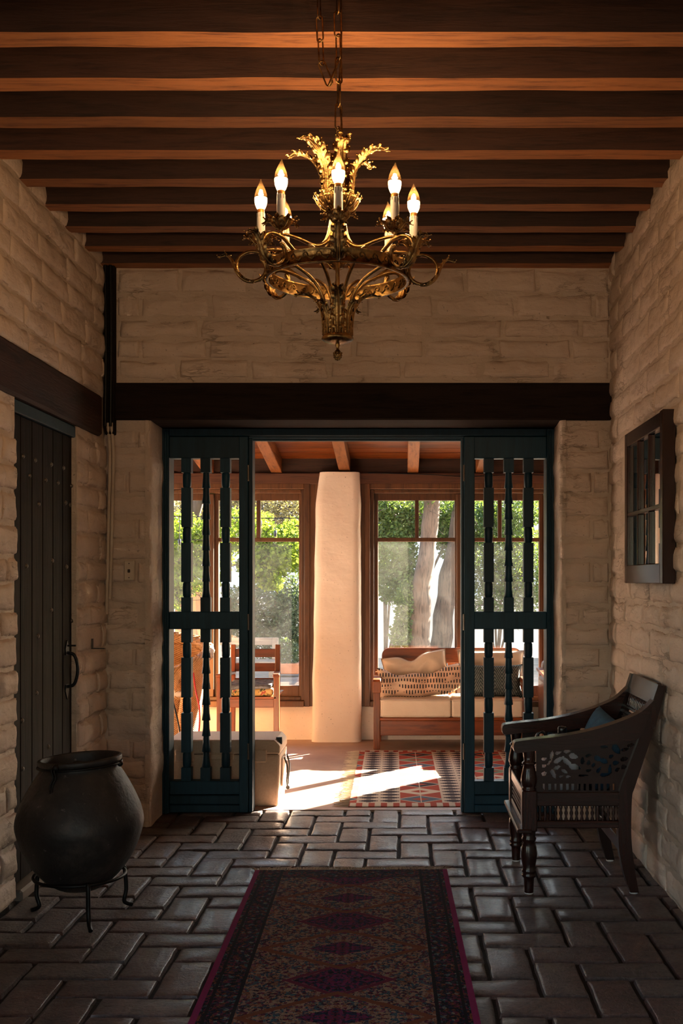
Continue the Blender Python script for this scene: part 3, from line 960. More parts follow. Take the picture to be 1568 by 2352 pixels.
sw = thing('light_switch', 'cream wall switch plate beside the teal doorway', 'switch', (-1.445, YB - 0.02, 1.35))
MB().box(-1.472, -1.418, YB - 0.03, YB - 0.008, 1.297, 1.402).build('plate', 'plate', sw, bevel=0.004)
MB().box(-1.451, -1.439, YB - 0.040, YB - 0.029, 1.338, 1.356).build('toggle', 'drip', sw, bevel=0.002)
for z in (1.312, 1.386):
    o = MB().lathe([(0.003, 0), (0.003, 0.002)], 8).build('screw', 'drip', sw, local=True)
    o.location = (0, -0.0105, z - 1.35); o.rotation_euler = (PI / 2, 0, 0)

# ------------------------------------------------------------------ sunroom shell
SX0, SX1 = -3.3, 2.5
YW = 8.86                                     # low wall face
sf = MB().box(SX0 - .2, SX1 + .2, 6.16, 9.05, -0.2, 0.0).build('floor_sunroom', 'concrete')
struct(sf, 'reddish concrete floor of the sunroom', 'floor')
mb = MB()
mb.box(SX0 - .2, SX0, 6.05, 9.05, 0, 3.0)
mb.box(SX1, SX1 + .2, 6.05, 9.05, 0, 3.0)
mb.box(SX0, XL - 0.0, 6.0, 6.2, 0, 3.2)
mb.box(XR + 0.0, SX1, 6.0, 6.2, 0, 3.2)
struct(mb.build('wall_sunroom', 'stucco'), 'cream stucco side walls of the sunroom', 'wall')
fr_w = ((0, YW, 0), (1, 0, 0), (0, 0, 1), (0, -1, 0))
SILL = 0.275
mb = rough_rects(MB(), [(SX0, SX1, -0.1, SILL)], fr_w, 0.22, 0.08, 0.004)
struct(mb.build('wall_low', 'stucco'), 'low cream stucco wall under the sunroom windows', 'wall')
# pillar, slightly tapered and lumpy
mb = MB()
def pil(a, b):
    z = 2.165 * b
    tp = max(0, (z - 1.9) / 0.27)
    xl, xr = -0.752 + 0.035 * b + 0.03 * tp, -0.352 - 0.004 * b - 0.01 * tp
    ang = a * 4
    pts = [(xl, 9.05), (xl, 8.72), (xr, 8.72), (xr, 9.05)]
    q = [0.0, 0.33, 0.37, 0.63, 0.67, 1.0]
    P = [(xl, 9.05), (xl, 8.75), (xl + 0.03, 8.712), (xr - 0.03, 8.712), (xr, 8.75), (xr, 9.05)]
    for i in range(5):
        if a <= q[i + 1] + 1e-9:
            t = (a - q[i]) / (q[i + 1] - q[i]); break
    x = P[i][0] + (P[i + 1][0] - P[i][0]) * t; y = P[i][1] + (P[i + 1][1] - P[i][1]) * t
    return (x + 0.006 * nz((x, y, z), 5, 3), y + 0.007 * nz((x, y, z), 6, 8), z)
mb.grid(pil, 30, 44)
struct(mb.build('pillar', 'stucco'), 'cream stucco pillar between the two sunroom windows', 'pillar')
# header beam over the windows
mb = MB().box(SX0, SX1, 8.80, 9.0, 2.075, 2.165)
struct(mb.build('trim_8', 'beam', bevel=0.006), 'dark timber header beam over the sunroom windows', 'beam')

# windows: each a thing of frame, post, transom, mullion and panes
YG = 8.92
def window(name, label, x0, x1, posts, sashes, ztop=1.95, zbot=0.435):
    w = thing(name, label, 'window', ((x0 + x1) / 2, YG, SILL)); w['kind'] = 'structure'
    # outer casing and inner frame
    for (a, b2, y0, y1, wd) in ((x0, x1, 8.80, 8.98, 0.045), (x0 + 0.045, x1 - 0.045, 8.84, 8.97, 0.03)):
        d = 0 if y0 < 8.82 else 0.045
        zt, zb = 2.08 - d, SILL - 0.0 + d
        MB().box(a, a + wd, y0, y1, zb, zt).build('jamb', 'winframe', w, bevel=0.004)
        MB().box(b2 - wd, b2, y0, y1, zb, zt).build('jamb', 'winframe', w, bevel=0.004)
        MB().box(a + wd, b2 - wd, y0, y1, zt - wd, zt).build('head', 'winframe', w, bevel=0.004)
        MB().box(a + wd, b2 - wd, y0 - (0.02 if d == 0 else 0), y1, zb, zb + wd).build('sill', 'winframe', w, bevel=0.004)
    for (a, b2) in posts:
        MB().box(a, b2, 8.84, 8.97, SILL + 0.075, 2.0).build('post', 'winframe', w, bevel=0.004)
    for (a, b2, mull, tr) in sashes:
        fwl = 0.032
        s = MB()
        s.box(a - fwl, a, 8.89, 8.95, zbot - 0.088, ztop + 0.058); s.box(b2, b2 + fwl, 8.89, 8.95, zbot - 0.088, ztop + 0.058)
        s.box(a, b2, 8.89, 8.95, ztop, ztop + 0.058); s.box(a, b2, 8.89, 8.95, zbot - 0.088, zbot)
        so = s.build('sash', 'winframe', w, bevel=0.003)
        if tr:
            MB().box(a, b2, 8.895, 8.945, 1.613, 1.645).build('transom_bar', 'winframe', so, bevel=0.003)
            MB().box(mull - 0.016, mull + 0.016, 8.895, 8.945, 1.645, ztop).build('mullion', 'winframe', so, bevel=0.003)
            MB().box(a, mull - 0.016, YG - 0.002, YG + 0.002, 1.645, ztop).build('pane', 'glass', so)
            MB().box(mull + 0.016, b2, YG - 0.002, YG + 0.002, 1.645, ztop).build('pane', 'glass', so)
            MB().box(a, b2, YG - 0.002, YG + 0.002, zbot, 1.613).build('pane', 'glass', so)
        else:
            MB().box(a, b2, YG - 0.002, YG + 0.002, zbot, ztop).build('pane', 'glass', so)
    return w
g = lambda px: xpx(px, YG)
window('window_1', 'wood framed sunroom window behind the slat back chair', -2.95, g(714), [(g(482), g(503) - 0.032)],
       [(-2.86, g(482) - 0.034, 0, False), (g(503), g(687), g(594), True)])
window('window_2', 'wood framed sunroom window behind the cushioned settee', g(838), 1.86, [(g(1046) + 0.005, g(1062) - 0.005), (1.128, 1.150)],
       [(g(868), g(1044), g(957), True), (g(1062), g(1237), g(1147), True), (1.182, 1.753, 1.467, True)])
mb = MB()
mb.box(-0.82, -0.30, 8.94, 9.05, SILL, 2.08); mb.box(SX0, -2.95, 8.86, 9.05, SILL, 2.08); mb.box(1.86, SX1, 8.86, 9.05, SILL, 2.08)
struct(mb.build('wall_far', 'stucco'), 'cream stucco wall at both ends of the window row', 'wall')

mb = MB().box(g(714) - 0.005, -0.70, 8.82, 8.95, SILL, 2.08).box(-0.38, g(838) + 0.005, 8.82, 8.95, SILL, 2.08)
struct(mb.build('trim_10', 'winframe', bevel=0.004), 'brown casing boards between the windows and the stucco pillar', 'trim')

# sloped redwood ceiling: boards on rafters
SL = -0.147
def zr(y): return 2.185 + (8.70 - y) * -SL    # rafter underside
sc = thing('ceiling_sunroom', 'sloping redwood board ceiling on rafters in the sunroom', 'ceiling', (0, 7.6, 2.3)); sc['kind'] = 'structure'
RH = 0.115
y = 6.14
i = 0
while y < 9.80:  # boards run past the windows as an unseen eave lengthened to cut the sun
    a, b2 = y + 0.0025, min(y + 0.137, 9.86)
    za, zb = zr(a) + RH, zr(b2) + RH
    dz = random.uniform(-0.003, 0.003)
    MB().add([(SX0 - .2, a, za + dz), (SX1 + .2, a, za + dz), (SX1 + .2, b2, zb + dz), (SX0 - .2, b2, zb + dz),
              (SX0 - .2, a, za + 0.04), (SX1 + .2, a, za + 0.04), (SX1 + .2, b2, zb + 0.04), (SX0 - .2, b2, zb + 0.04)],
             [(3, 2, 1, 0), (4, 5, 6, 7), (0, 1, 5, 4), (1, 2, 6, 5), (2, 3, 7, 6), (3, 0, 4, 7)]).build('board', 'redwood', sc)
    y += 0.1395; i += 1
for kx in range(-4, 5):
    xc = -0.488 + 0.5525 * kx
    if xc < SX0 or xc > SX1: continue
    y0, y1 = 6.16, 9.57
    w2 = 0.045
    MB().add([(xc + sx * w2, yy, zr(yy) + (RH if t else 0)) for yy in (y0, y1) for t in (0, 1) for sx in (-1, 1)],
             [(0, 1, 3, 2), (4, 6, 7, 5), (0, 4, 5, 1), (2, 3, 7, 6), (0, 2, 6, 4), (1, 5, 7, 3)]).build('rafter', 'rafter', sc, bevel=0.004)
mb = MB().box(SX0 - .2, SX1 + .2, 8.82, 8.98, 2.163, 2.30)
struct(mb.build('trim_9', 'deck'), 'dark blocking boards between the rafters over the header beam', 'trim')
mb = MB().tube(spline([(-0.3, 8.79, 2.165), (0.2, 8.785, 2.15), (0.5, 8.79, 2.135), (0.9, 8.785, 2.15), (1.25, 8.79, 2.14)], 8), 0.004, 6)
tag(mb.build('beam_cable', 'iron', origin=(-0.3, 8.79, 2.165)), 'thin dark cable stapled along the sunroom header beam', 'cable')

# ------------------------------------------------------------------ chandelier
CX, CY = -0.192, 3.10
ch = thing('chandelier', 'brass candle chandelier with acanthus leaves hanging from a chain', 'chandelier', (CX, CY, 1.926))
Z0 = 1.926
def lz(z): return z - Z0

def acanthus(spine, width, lobes=5, cup=0.35):
    """feathered leaf along a spine of (r, z) points in the xz plane, spread in y: ribbed core plus curling leaflets"""
    sp = spline(spine, 6)
    pts = [Vector((p[0], 0, p[1])) for p in sp]
    n = len(pts) - 1
    def frame(a):
        f = max(0, min(1, a)) * n; i = min(int(f), n - 1); t = f - i
        d = (pts[i + 1] - pts[i]).normalized()
        return pts[i].lerp(pts[i + 1], t), d, Vector((d.z, 0, -d.x))
    def env(a): return (math.sin(PI * min(1, a * 0.84 + 0.10)) ** 0.8) * (1 - 0.35 * a)
    mb = MB()
    # core blade with a raised midrib and side flutes
    def core(a, b):
        p, d, nr = frame(a)
        s = (b - 0.5) * 2
        w = width * 0.80 * env(a) + 0.0012
        return p + Vector((0, s * w, 0)) + nr * (0.10 * width * math.cos(s * PI * 3.0) * env(a) - cup * w * s * s)
    mb.grid(core, 20, 12)
    m = lobes + 2
    for k in range(m):
        a = 0.10 + 0.84 * k / (m - 1)
        p, d, nr = frame(a)
        L = width * (0.38 + 0.55 * env(a))
        W = width * 0.40 * (0.55 + 0.45 * env(a))
        for sgn in (-1, 1):
            base = p + Vector((0, sgn * width * 0.50 * env(a), 0)) - nr * (cup * width * 0.20)
            dirv = (d * 0.85 + Vector((0, sgn * 0.62, 0))).normalized()
            sd = nr.cross(dirv).normalized()
            def lf(u, v):
                s = (v - 0.5) * 2
                w = W * math.sin(PI * (0.12 + 0.83 * u)) ** 0.7
                curl = nr * (L * (0.30 * u * u) * -1)
                return base + dirv * (L * u) + sd * (s * w) + curl + nr * (0.35 * w * (1 - s * s))
            mb.grid(lf, 4, 4)
            mb.ball(base + dirv * L - nr * (L * 0.28), W * 0.32, 4)
    mb.tube(pts, [0.0022 * (1 - 0.7 * i / n) + 0.0006 for i in range(n + 1)], 6)
    mb.ball(pts[-1], 0.0032, 5)
    return mb

def spun(mesh, name, mat, parent, ang, smooth=True):
    o = link(name, mesh, mat, parent)
    o.rotation_euler = (0, 0, ang)
    return o

ARMR = 0.217
# one arm, in local coordinates of the chandelier (radius along x)
loop = []
cr, cz, rr = 0.240, lz(2.187), 0.043
loop += spline([(0.150, lz(2.186)), (0.185, lz(2.210)), (0.213, lz(2.228))], 5)[:-1]
for i in range(26):
    a = math.radians(100 - i * 13.2)
    sh = 1.0 - 0.28 * max(0, (i - 13) / 12)
    loop.append((cr + rr * sh * math.cos(a) * 1.08, cz + rr * sh * math.sin(a)))
am = MB().tube([(p[0], 0, p[1]) for p in loop], [0.0055] * (len(loop) - 4) + [0.0062, 0.007, 0.0075, 0.003], 8)
# upper S stay from the crown to the loop
st = spline([(0.014, lz(2.355)), (0.018, lz(2.315)), (0.035, lz(2.262)), (0.085, lz(2.232)), (0.150, lz(2.236)), (0.20, lz(2.236)), (0.238, lz(2.229))], 6)
am.tube([(p[0], 0, p[1]) for p in st], [0.0075 - 0.0035 * i / len(st) for i in range(len(st))], 8)
arm_me = am.mesh('arm'); arm_me.materials.append(M['brass'])
leaf_me = acanthus([(0.236, lz(2.142)), (0.262, lz(2.146)), (0.286, lz(2.168)), (0.298, lz(2.196)), (0.313, lz(2.216)), (0.333, lz(2.212))], 0.022, lobes=4).mesh('leaf'); leaf_me.materials.append(M['brass'])
cup_mb = MB().lathe([(0.004, lz(2.228)), (0.006, lz(2.232)), (0.0045, lz(2.238)), (0.008, lz(2.246)), (0.014, lz(2.252)), (0.012, lz(2.256))], 12, (ARMR, 0, 0))
for k in range(5):
    lf = acanthus([(0.006, 0), (0.018, 0.006), (0.029, 0.018), (0.038, 0.021), (0.043, 0.017)], 0.019, lobes=2)
    a = 2 * PI * k / 5 + 0.3
    R = Matrix.Rotation(a, 3, 'Z')
    vs = [R @ Vector(v) + Vector((ARMR, 0, lz(2.246))) for v in lf.v]
    cup_mb.add(vs, lf.f, True)
cup_me = cup_mb.mesh('drip_cup'); cup_me.materials.append(M['brass'])
sl = MB().lathe([(0.0115, lz(2.250)), (0.0117, lz(2.30)), (0.0115, lz(2.338)), (0.010, lz(2.340))], 16, (ARMR, 0, 0)).mesh('candle_sleeve'); sl.materials.append(M['sleeve'])
dr = MB()
for k in range(9):
    a = 2 * PI * k / 9 + random.uniform(-.2, .2); l = random.uniform(0.004, 0.02)
    dr.obox((ARMR + 0.0117 * math.cos(a), 0.0117 * math.sin(a), lz(2.339) - l / 2), (0.0004, 0, 0), (0, 0.0007, 0), (0, 0, l / 2))
dr_me = dr.mesh('wax_drip'); dr_me.materials.append(M['drip'])
co_me = MB().lathe([(0.0098, lz(2.338)), (0.0102, lz(2.340)), (0.0102, lz(2.349)), (0.0085, lz(2.351))], 16, (ARMR, 0, 0)).mesh('collar'); co_me.materials.append(M['collar'])
zb = 2.348
glow_prof = [(0.0085, 0), (0.0125, 0.006), (0.0165, 0.016), (0.0178, 0.026), (0.0178, 0.034), (0.012, 0.0345), (0.002, 0.035)]
gl_me = MB().lathe([(r, lz(zb) + z) for r, z in glow_prof], 18, (ARMR, 0, 0)).mesh('bulb_base'); gl_me.materials.append(M['glow'])
glass_prof = [(0.0179, 0.0345), (0.0172, 0.042), (0.0150, 0.052), (0.0112, 0.062), (0.0070, 0.071), (0.0035, 0.079), (0.0016, 0.085), (0.0004, 0.087)]
gt_me = MB().lathe([(r, lz(zb) + z) for r, z in glass_prof], 18, (ARMR, 0, 0), cap=False, bend=lambda z: (0, 0.003 * max(0, (z - lz(zb) - 0.065) / 0.02) ** 1.5)).mesh('bulb_tip'); gt_me.materials.append(M['bulbglass'])
pp = MB()
for k in range(4):
    a = PI / 4 + k * PI / 2
    pp.tube([(ARMR + 0.002 * math.cos(a), 0.002 * math.sin(a), lz(zb) + 0.035), (ARMR + 0.003 * math.cos(a), 0.003 * math.sin(a), lz(zb) + 0.041), (ARMR + 0.0075 * math.cos(a), 0.0075 * math.sin(a), lz(zb) + 0.046)], [0.002, 0.002, 0.0028], 6)
pp_me = pp.mesh('light_pipe'); pp_me.materials.append(M['pipe_glow'])
for k in range(8):
    a = math.radians(-86 + 45 * k)
    ao = spun(arm_me, 'arm', None, ch, a)
    for nm, me in (('leaf', leaf_me), ('drip_cup', cup_me), ('candle_sleeve', sl), ('wax_drip', dr_me), ('collar', co_me), ('bulb_base', gl_me), ('bulb_tip', gt_me), ('light_pipe', pp_me)):
        o = bpy.data.objects.new(nm, me); col.objects.link(o); o.parent = ao
    ld_ = bpy.data.lights.new('candle_light', 'POINT')
    ld_.energy = BULB_W; ld_.color = (1.0, 0.60, 0.27); ld_.shadow_soft_size = 0.007
    lo = bpy.data.objects.new('candle_light', ld_); col.objects.link(lo); lo.parent = ao
    lo.location = (ARMR, 0, lz(zb) + 0.050)
# pierced ring with scroll relief
rg = MB()
R0 = 0.200
zr0, zr1 = lz(2.148), lz(2.188)
rg.lathe([(R0 - 0.004, zr0), (R0 + 0.003, zr0), (R0 + 0.004, zr0 + 0.002), (R0 + 0.001, zr0 + 0.004), (R0 + 0.001, zr1 - 0.004), (R0 + 0.004, zr1 - 0.002), (R0 + 0.003, zr1), (R0 - 0.004, zr1), (R0 - 0.003, zr1 - 0.004), (R0 - 0.003, zr0 + 0.004), (R0 - 0.004, zr0)], 72, cap=False)
ring = rg.build('ring', 'brass', ch, local=True)
rl = MB()
zm = (zr0 + zr1) / 2
for k in range(32):
    a = 2 * PI * k / 32
    for RR in (R0 + 0.002, R0 - 0.004):
        pts = []
        for i in range(15):
            t = i / 14
            th = t * 2.0 * PI * 0.9
            q = 0.009 * (1 - 0.75 * t)
            pts.append((q * math.cos(th), q * math.sin(th) + 0.002))
        pts = [(-0.018 + 0.003 * i, -0.010 + 0.0016 * i * i * 0.55) for i in range(5)] + [(0.009 * 0.9, 0.002)] + pts
        w = []
        for (du, dv) in pts[5:]:
            aa = a + du / RR
            w.append((RR * math.cos(aa), RR * math.sin(aa), zm + dv))
        rl.tube(w, 0.0019, 4)
        aa = a + PI / 32
        rl.ball((RR * math.cos(aa), RR * math.sin(aa), zm - 0.008), 0.0024, 4)
        rl.tube([(RR * math.cos(a + t / RR), RR * math.sin(a + t / RR), zm + z) for t, z in ((0.009, 0.0), (0.014, -0.006), (0.022, -0.010), (0.028, -0.004))], 0.0019, 4)
rl.build('scroll_relief', 'brass_dark', ring, local=True)
# basket: disc, stems, leaves, finial
bs = MB().lathe([(0.010, lz(1.972)), (0.030, lz(1.976)), (0.043, lz(1.982)), (0.046, lz(1.986)), (0.044, lz(1.992)), (0.038, lz(2.002)), (0.040, lz(2.008)), (0.030, lz(2.008)), (0.005, lz(2.004))], 32)
bs.build('basket_disc', 'brass', ch, local=True)
fin = MB().lathe([(0.006, lz(1.974)), (0.007, lz(1.968)), (0.0045, lz(1.962)), (0.0045, lz(1.956)), (0.007, lz(1.953)), (0.0105, lz(1.946)), (0.0112, lz(1.940)), (0.0095, lz(1.934)), (0.006, lz(1.929)), (0.003, lz(1.926)), (0.001, lz(1.924))][::-1], 16)
for k in range(4):
    for j in range(8):
        a = 2 * PI * (j + 0.5 * (k % 2)) / 8
        r = [0.0112, 0.0112, 0.0095, 0.006][k]
        fin.ball((r * math.cos(a), r * math.sin(a), lz([1.946, 1.940, 1.934, 1.929][k])), 0.0028, 4)
fin.build('finial', 'brass', ch, local=True)
bl_me = acanthus([(0.042, lz(1.996)), (0.043, lz(2.03)), (0.049, lz(2.066)), (0.067, lz(2.096)), (0.094, lz(2.110)), (0.118, lz(2.106))], 0.021, lobes=5).mesh('basket_leaf'); bl_me.materials.append(M['brass'])
bl2_me = acanthus([(0.040, lz(1.996)), (0.041, lz(2.02)), (0.044, lz(2.045)), (0.054, lz(2.07)), (0.070, lz(2.082)), (0.084, lz(2.076))], 0.016, lobes=4).mesh('basket_leaf'); bl2_me.materials.append(M['brass'])
ru_me = MB().tube([(p[0], 0, p[1]) for p in spline([(0.038, lz(1.99)), (0.038, lz(2.05)), (0.046, lz(2.105)), (0.08, lz(2.150)), (0.13, lz(2.180)), (0.172, lz(2.196)), (0.198, lz(2.196))], 6)], 0.005, 8).mesh('basket_stem'); ru_me.materials.append(M['brass'])
for k in range(8):
    a = math.radians(-86 + 45 * k)
    spun(ru_me, 'basket_stem', None, ch, a + math.radians(22.5))
    spun(bl_me if k % 2 == 0 else bl2_me, 'basket_leaf', None, ch, a)
# crown bowl, column, leaves
cb = MB().lathe([(0.008, lz(2.300)), (0.010, lz(2.325)), (0.020, lz(2.335)), (0.016, lz(2.342)), (0.030, lz(2.352)), (0.052, lz(2.368)), (0.060, lz(2.380)), (0.061, lz(2.384)), (0.056, lz(2.386)), (0.045, lz(2.376)), (0.010, lz(2.370))], 40,
               wob=lambda a, z: 1 + (0.06 * math.cos(a * 12) if lz(2.345) < z < lz(2.40) else 0))
for k in range(14):
    lf = acanthus([(0.018, lz(2.344)), (0.034, lz(2.350)), (0.053, lz(2.364)), (0.064, lz(2.382)), (0.068, lz(2.388))], 0.013, lobes=2)
    R = Matrix.Rotation(2 * PI * k / 14, 3, 'Z')
    cb.add([R @ Vector(v) for v in lf.v], lf.f, True)
cb.build('crown_bowl', 'brass', ch, local=True)
MB().lathe([(0.006, lz(2.0)), (0.006, lz(2.30)), (0.009, lz(2.31)), (0.012, lz(2.37)), (0.007, lz(2.39)), (0.010, lz(2.41)), (0.007, lz(2.43)), (0.006, lz(2.47)), (0.011, lz(2.49)), (0.014, lz(2.505)), (0.009, lz(2.52)), (0.004, lz(2.53))], 16).build('column', 'brass', ch, local=True)
MB().tube([(0.012 * math.cos(2 * PI * i / 14), 0, lz(2.538) + 0.012 * math.sin(2 * PI * i / 14)) for i in range(14)], 0.0025, 6, closed=True).build('top_loop', 'brass', ch, local=True)
cl_me = acanthus([(0.046, lz(2.380)), (0.047, lz(2.42)), (0.055, lz(2.465)), (0.078, lz(2.50)), (0.112, lz(2.518)), (0.142, lz(2.512))], 0.028, lobes=6).mesh('crown_leaf'); cl_me.materials.append(M['brass'])
cl2_me = acanthus([(0.036, lz(2.380)), (0.034, lz(2.43)), (0.036, lz(2.48)), (0.045, lz(2.52)), (0.062, lz(2.538)), (0.074, lz(2.530))], 0.026, lobes=5).mesh('crown_leaf'); cl2_me.materials.append(M['brass'])
for k in range(6):
    spun(cl_me if k in (1, 2, 4, 5) else cl2_me, 'crown_leaf', None, ch, math.radians(-70 + 60 * k))
spun(cl2_me, 'crown_leaf', None, ch, math.radians(200))
# chain
def link_me(L=0.074, W=0.0105, r=0.0023):
    pts = []
    for i in range(20):
        a = 2 * PI * i / 20
        x = W * math.cos(a); z = W * math.sin(a)
        z += (L / 2 - W) * (1 if math.sin(a) > 0 else -1)
        pts.append((x, 0, z))
    return MB().tube(pts, r, 6, closed=True).mesh('chain_link')
LK = link_me(); LK.materials.append(M['brass_dark'])
def chain(points, twist0=0):
    step = 0.066
    acc = [Vector(p) for p in points]
    # resample
    out = [acc[0]]; rest = step
    for a, b2 in zip(acc, acc[1:]):
        d = (b2 - a); l = d.length
        pos = 0
        while l - pos >= rest:
            pos += rest; out.append(a + d * (pos / l)); rest = step
        rest -= l - pos
    for i, (a, b2) in enumerate(zip(out, out[1:])):
        o = link('chain_link', LK, None, ch)
        o.location = (a + b2) / 2
        q = (b2 - a).to_track_quat('Z', 'Y')
        o.rotation_mode = 'QUATERNION'
        from mathutils import Quaternion
        o.rotation_quaternion = q @ Quaternion((0, 0, 1), (PI / 2) * (i % 2) + 0.5 + random.uniform(-.2, .2))
chain([(0, 0, lz(2.52)), (0.004, 0, lz(2.70)), (0.0, 0, lz(2.9)), (0.004, 0, lz(3.13))])
chain(spline([(-0.052, 0, lz(3.10)), (-0.054, 0, lz(2.95)), (-0.05, 0, lz(2.86)), (-0.045, 0, lz(2.76)), (-0.03, 0, lz(2.715)), (-0.004, 0, lz(2.735)), (0.0, 0.0, lz(2.83))], 6))
MB().tube(spline([(0.006, 0.004, lz(2.50)), (0.012, 0.004, lz(2.58)), (0.004, 0.006, lz(2.70)), (0.010, 0.004, lz(2.82)), (0.008, 0.004, lz(3.12))], 6), 0.003, 6).build('supply_cord', 'brass_dark', ch, local=True)
MB().lathe([(0.045, lz(3.12)), (0.045, lz(3.105)), (0.03, lz(3.08)), (0.008, lz(3.07))][::-1], 20).build('ceiling_rose', 'brass_dark', ch, local=True)

# ------------------------------------------------------------------ blackened pot on its iron stand
UX, UY = -1.26, 4.22
urn = thing('clay_pot', 'large blackened clay pot on a three legged iron stand', 'pot', (UX, UY, 0.10))
prof = [(0.02, 0.0), (0.075, 0.008), (0.125, 0.040), (0.175, 0.095), (0.215, 0.165), (0.238, 0.235), (0.241, 0.275), (0.228, 0.325), (0.200, 0.385), (0.168, 0.44), (0.148, 0.472), (0.146, 0.484), (0.154, 0.492), (0.158, 0.502), (0.156, 0.512), (0.146, 0.514), (0.140, 0.500), (0.134, 0.470), (0.12, 0.462)]
mb = MB().lathe(spline(prof, 3), 56, wob=lambda a, z: 1 + 0.010 * noise.noise(Vector((math.cos(a) * 1.5, math.sin(a) * 1.5, z * 5))))
# lip leans a little
mb.v = [(x, y, z + (x * 0.06 * max(0, (z - 0.35) / 0.16))) for x, y, z in mb.v]
pot_b = mb.build('body', 'urn', urn, local=True)
mb = MB()
def soil(a, b):
    r = 0.145 * a; t = 2 * PI * b
    x, y = r * math.cos(t), r * math.sin(t)
    return (x, y, 0.468 + x * 0.05 + 0.022 * nz((x, y, 0), 18, 1) + 0.008 * nz((x, y, 0), 50, 1))
mb.grid(soil, 12, 40)
mb.build('soil', 'dirt', urn, local=True)
mb = MB()
for tx in (-0.055, -0.045):
    mb.tube(spline([(tx, -0.150, 0.50), (tx - 0.004, -0.160, 0.485), (tx + 0.002, -0.158, 0.46), (tx - 0.008, -0.168, 0.43), (tx - 0.002, -0.178, 0.405)], 5), 0.0035, 5)
mb.tube([(0.157 * math.cos(2 * PI * i / 40), 0.157 * math.sin(2 * PI * i / 40), 0.486 + 0.157 * math.cos(2 * PI * i / 40) * 0.055) for i in range(40)], 0.0045, 6, closed=True)
mb.ball((0.158, -0.01, 0.49), 0.012, 6); mb.ball((-0.045, -0.152, 0.497), 0.014, 6)
mb.build('rim_wire', 'iron', urn, local=True)
stand = thing('pot_stand', 'black iron ring stand with three curved legs under the clay pot', 'stand', (UX, UY, 0))
rz_, rrad = 0.158, 0.172
MB().tube([(UX + rrad * math.cos(2 * PI * i / 48), UY + rrad * math.sin(2 * PI * i / 48), rz_) for i in range(48)], 0.0065, 8, closed=True).build('ring', 'iron', stand)
for (fx, fy) in ((-1.163, 4.02), (-1.45, 4.262), (-1.098, 4.335)):
    d = Vector((fx - UX, fy - UY, 0)); L = d.length; d.normalize()
    c = Vector((UX, UY, 0))
    P = [c + d * (rrad - 0.012) + Vector((0, 0, rz_)), c + d * (rrad + 0.004) + Vector((0, 0, rz_ + 0.003)), c + d * (rrad + 0.010) + Vector((0, 0, rz_ - 0.02)), c + d * (rrad + 0.014) + Vector((0, 0, 0.07)), c + d * (L - 0.02) + Vector((0, 0, 0.025)), c + d * (L + 0.012) + Vector((0, 0, 0.006))]
    MB().tube(spline([tuple(p) for p in P], 6), 0.0085, 8).build('leg', 'iron', stand)

# ------------------------------------------------------------------ mirror in a six-light sash
MX = 1.026
mr = thing('sash_mirror', 'dark wooden six pane sash mirror hanging above the carved armchair', 'mirror', (1.045, 4.715, 1.285))
y0, y1, z0, z1 = 4.34, 5.09, 1.285, 1.978
bx0, bx1 = MX, XR - 0.006
MB().box(bx0, bx1, y0, y0 + 0.05, z0, z1 + 0.004).build('stile', 'rosewood_z', mr, bevel=0.003)
MB().box(bx0, bx1, y1 - 0.05, y1, z0, z1).build('stile', 'rosewood_z', mr, bevel=0.003)
MB().box(bx0, bx1, y0 + 0.05, y1 - 0.05, z1 - 0.062, z1).build('rail', 'rosewood_z', mr, bevel=0.003)
MB().box(bx0, bx1, y0 + 0.05, y1 - 0.05, z0, z0 + 0.082).build('rail', 'rosewood_z', mr, bevel=0.003)
gz0, gz1 = z0 + 0.082, z1 - 0.062
gy0, gy1 = y0 + 0.05, y1 - 0.05
zm_ = 1.60
MB().box(bx0 + 0.002, MX + 0.030, gy0, gy1, zm_ - 0.009, zm_ + 0.009).build('glazing_bar', 'rosewood_z', mr, bevel=0.003)
for k in (1, 2):
    yb = gy0 + (gy1 - gy0) * k / 3
    for (a, b2) in ((gz0, zm_ - 0.009), (zm_ + 0.009, gz1)):
        MB().box(bx0 + 0.002, MX + 0.030, yb - 0.009, yb + 0.009, a, b2).build('glazing_bar', 'rosewood_z', mr, bevel=0.003)
for k in range(3):
    a, b2 = gy0 + (gy1 - gy0) * k / 3 + (0.009 if k else 0), gy0 + (gy1 - gy0) * (k + 1) / 3 - (0.009 if k < 2 else 0)
    for (c, d) in ((gz0, zm_ - 0.009), (zm_ + 0.009, gz1)):
        o = MB().box(-0.002, 0.002, -(b2 - a) / 2, (b2 - a) / 2, -(d - c) / 2, (d - c) / 2).build('pane', 'mirror', mr, local=True)
        o.location = Vector((MX + 0.024, (a + b2) / 2, (c + d) / 2)) - Vector(mr.location)
        o.rotation_euler = (0, 0, math.radians(2.8))

# ------------------------------------------------------------------ carved armchair
YN, YR_ = 4.512, 5.038                        # leg centre lines, near and far
ac = thing('carved_armchair', 'dark carved wooden armchair with openwork sides against the wall', 'armchair', (0.74, 4.775, 0))
S = 0.0018
def q(px, py): return ((px - 930) * S, 1.3 - (py - 1332) * S)
def baluster(prof, c, n=18): return MB().lathe(prof, n, c)
post_prof = [(0.030, 0.0), (0.031, 0.006), (0.026, 0.010), (0.030, 0.02), (0.034, 0.038), (0.033, 0.06), (0.027, 0.09), (0.022, 0.112), (0.029, 0.118), (0.029, 0.124), (0.021, 0.130), (0.023, 0.15), (0.026, 0.175), (0.026, 0.19)]
leg_prof = [(0.019, 0.006), (0.021, 0.05), (0.022, 0.066), (0.029, 0.072), (0.030, 0.080), (0.024, 0.085), (0.030, 0.092), (0.029, 0.10), (0.025, 0.108), (0.031, 0.135), (0.034, 0.165), (0.031, 0.195), (0.024, 0.215), (0.029, 0.222), (0.031, 0.230), (0.026, 0.238), (0.028, 0.25), (0.028, 0.262)]
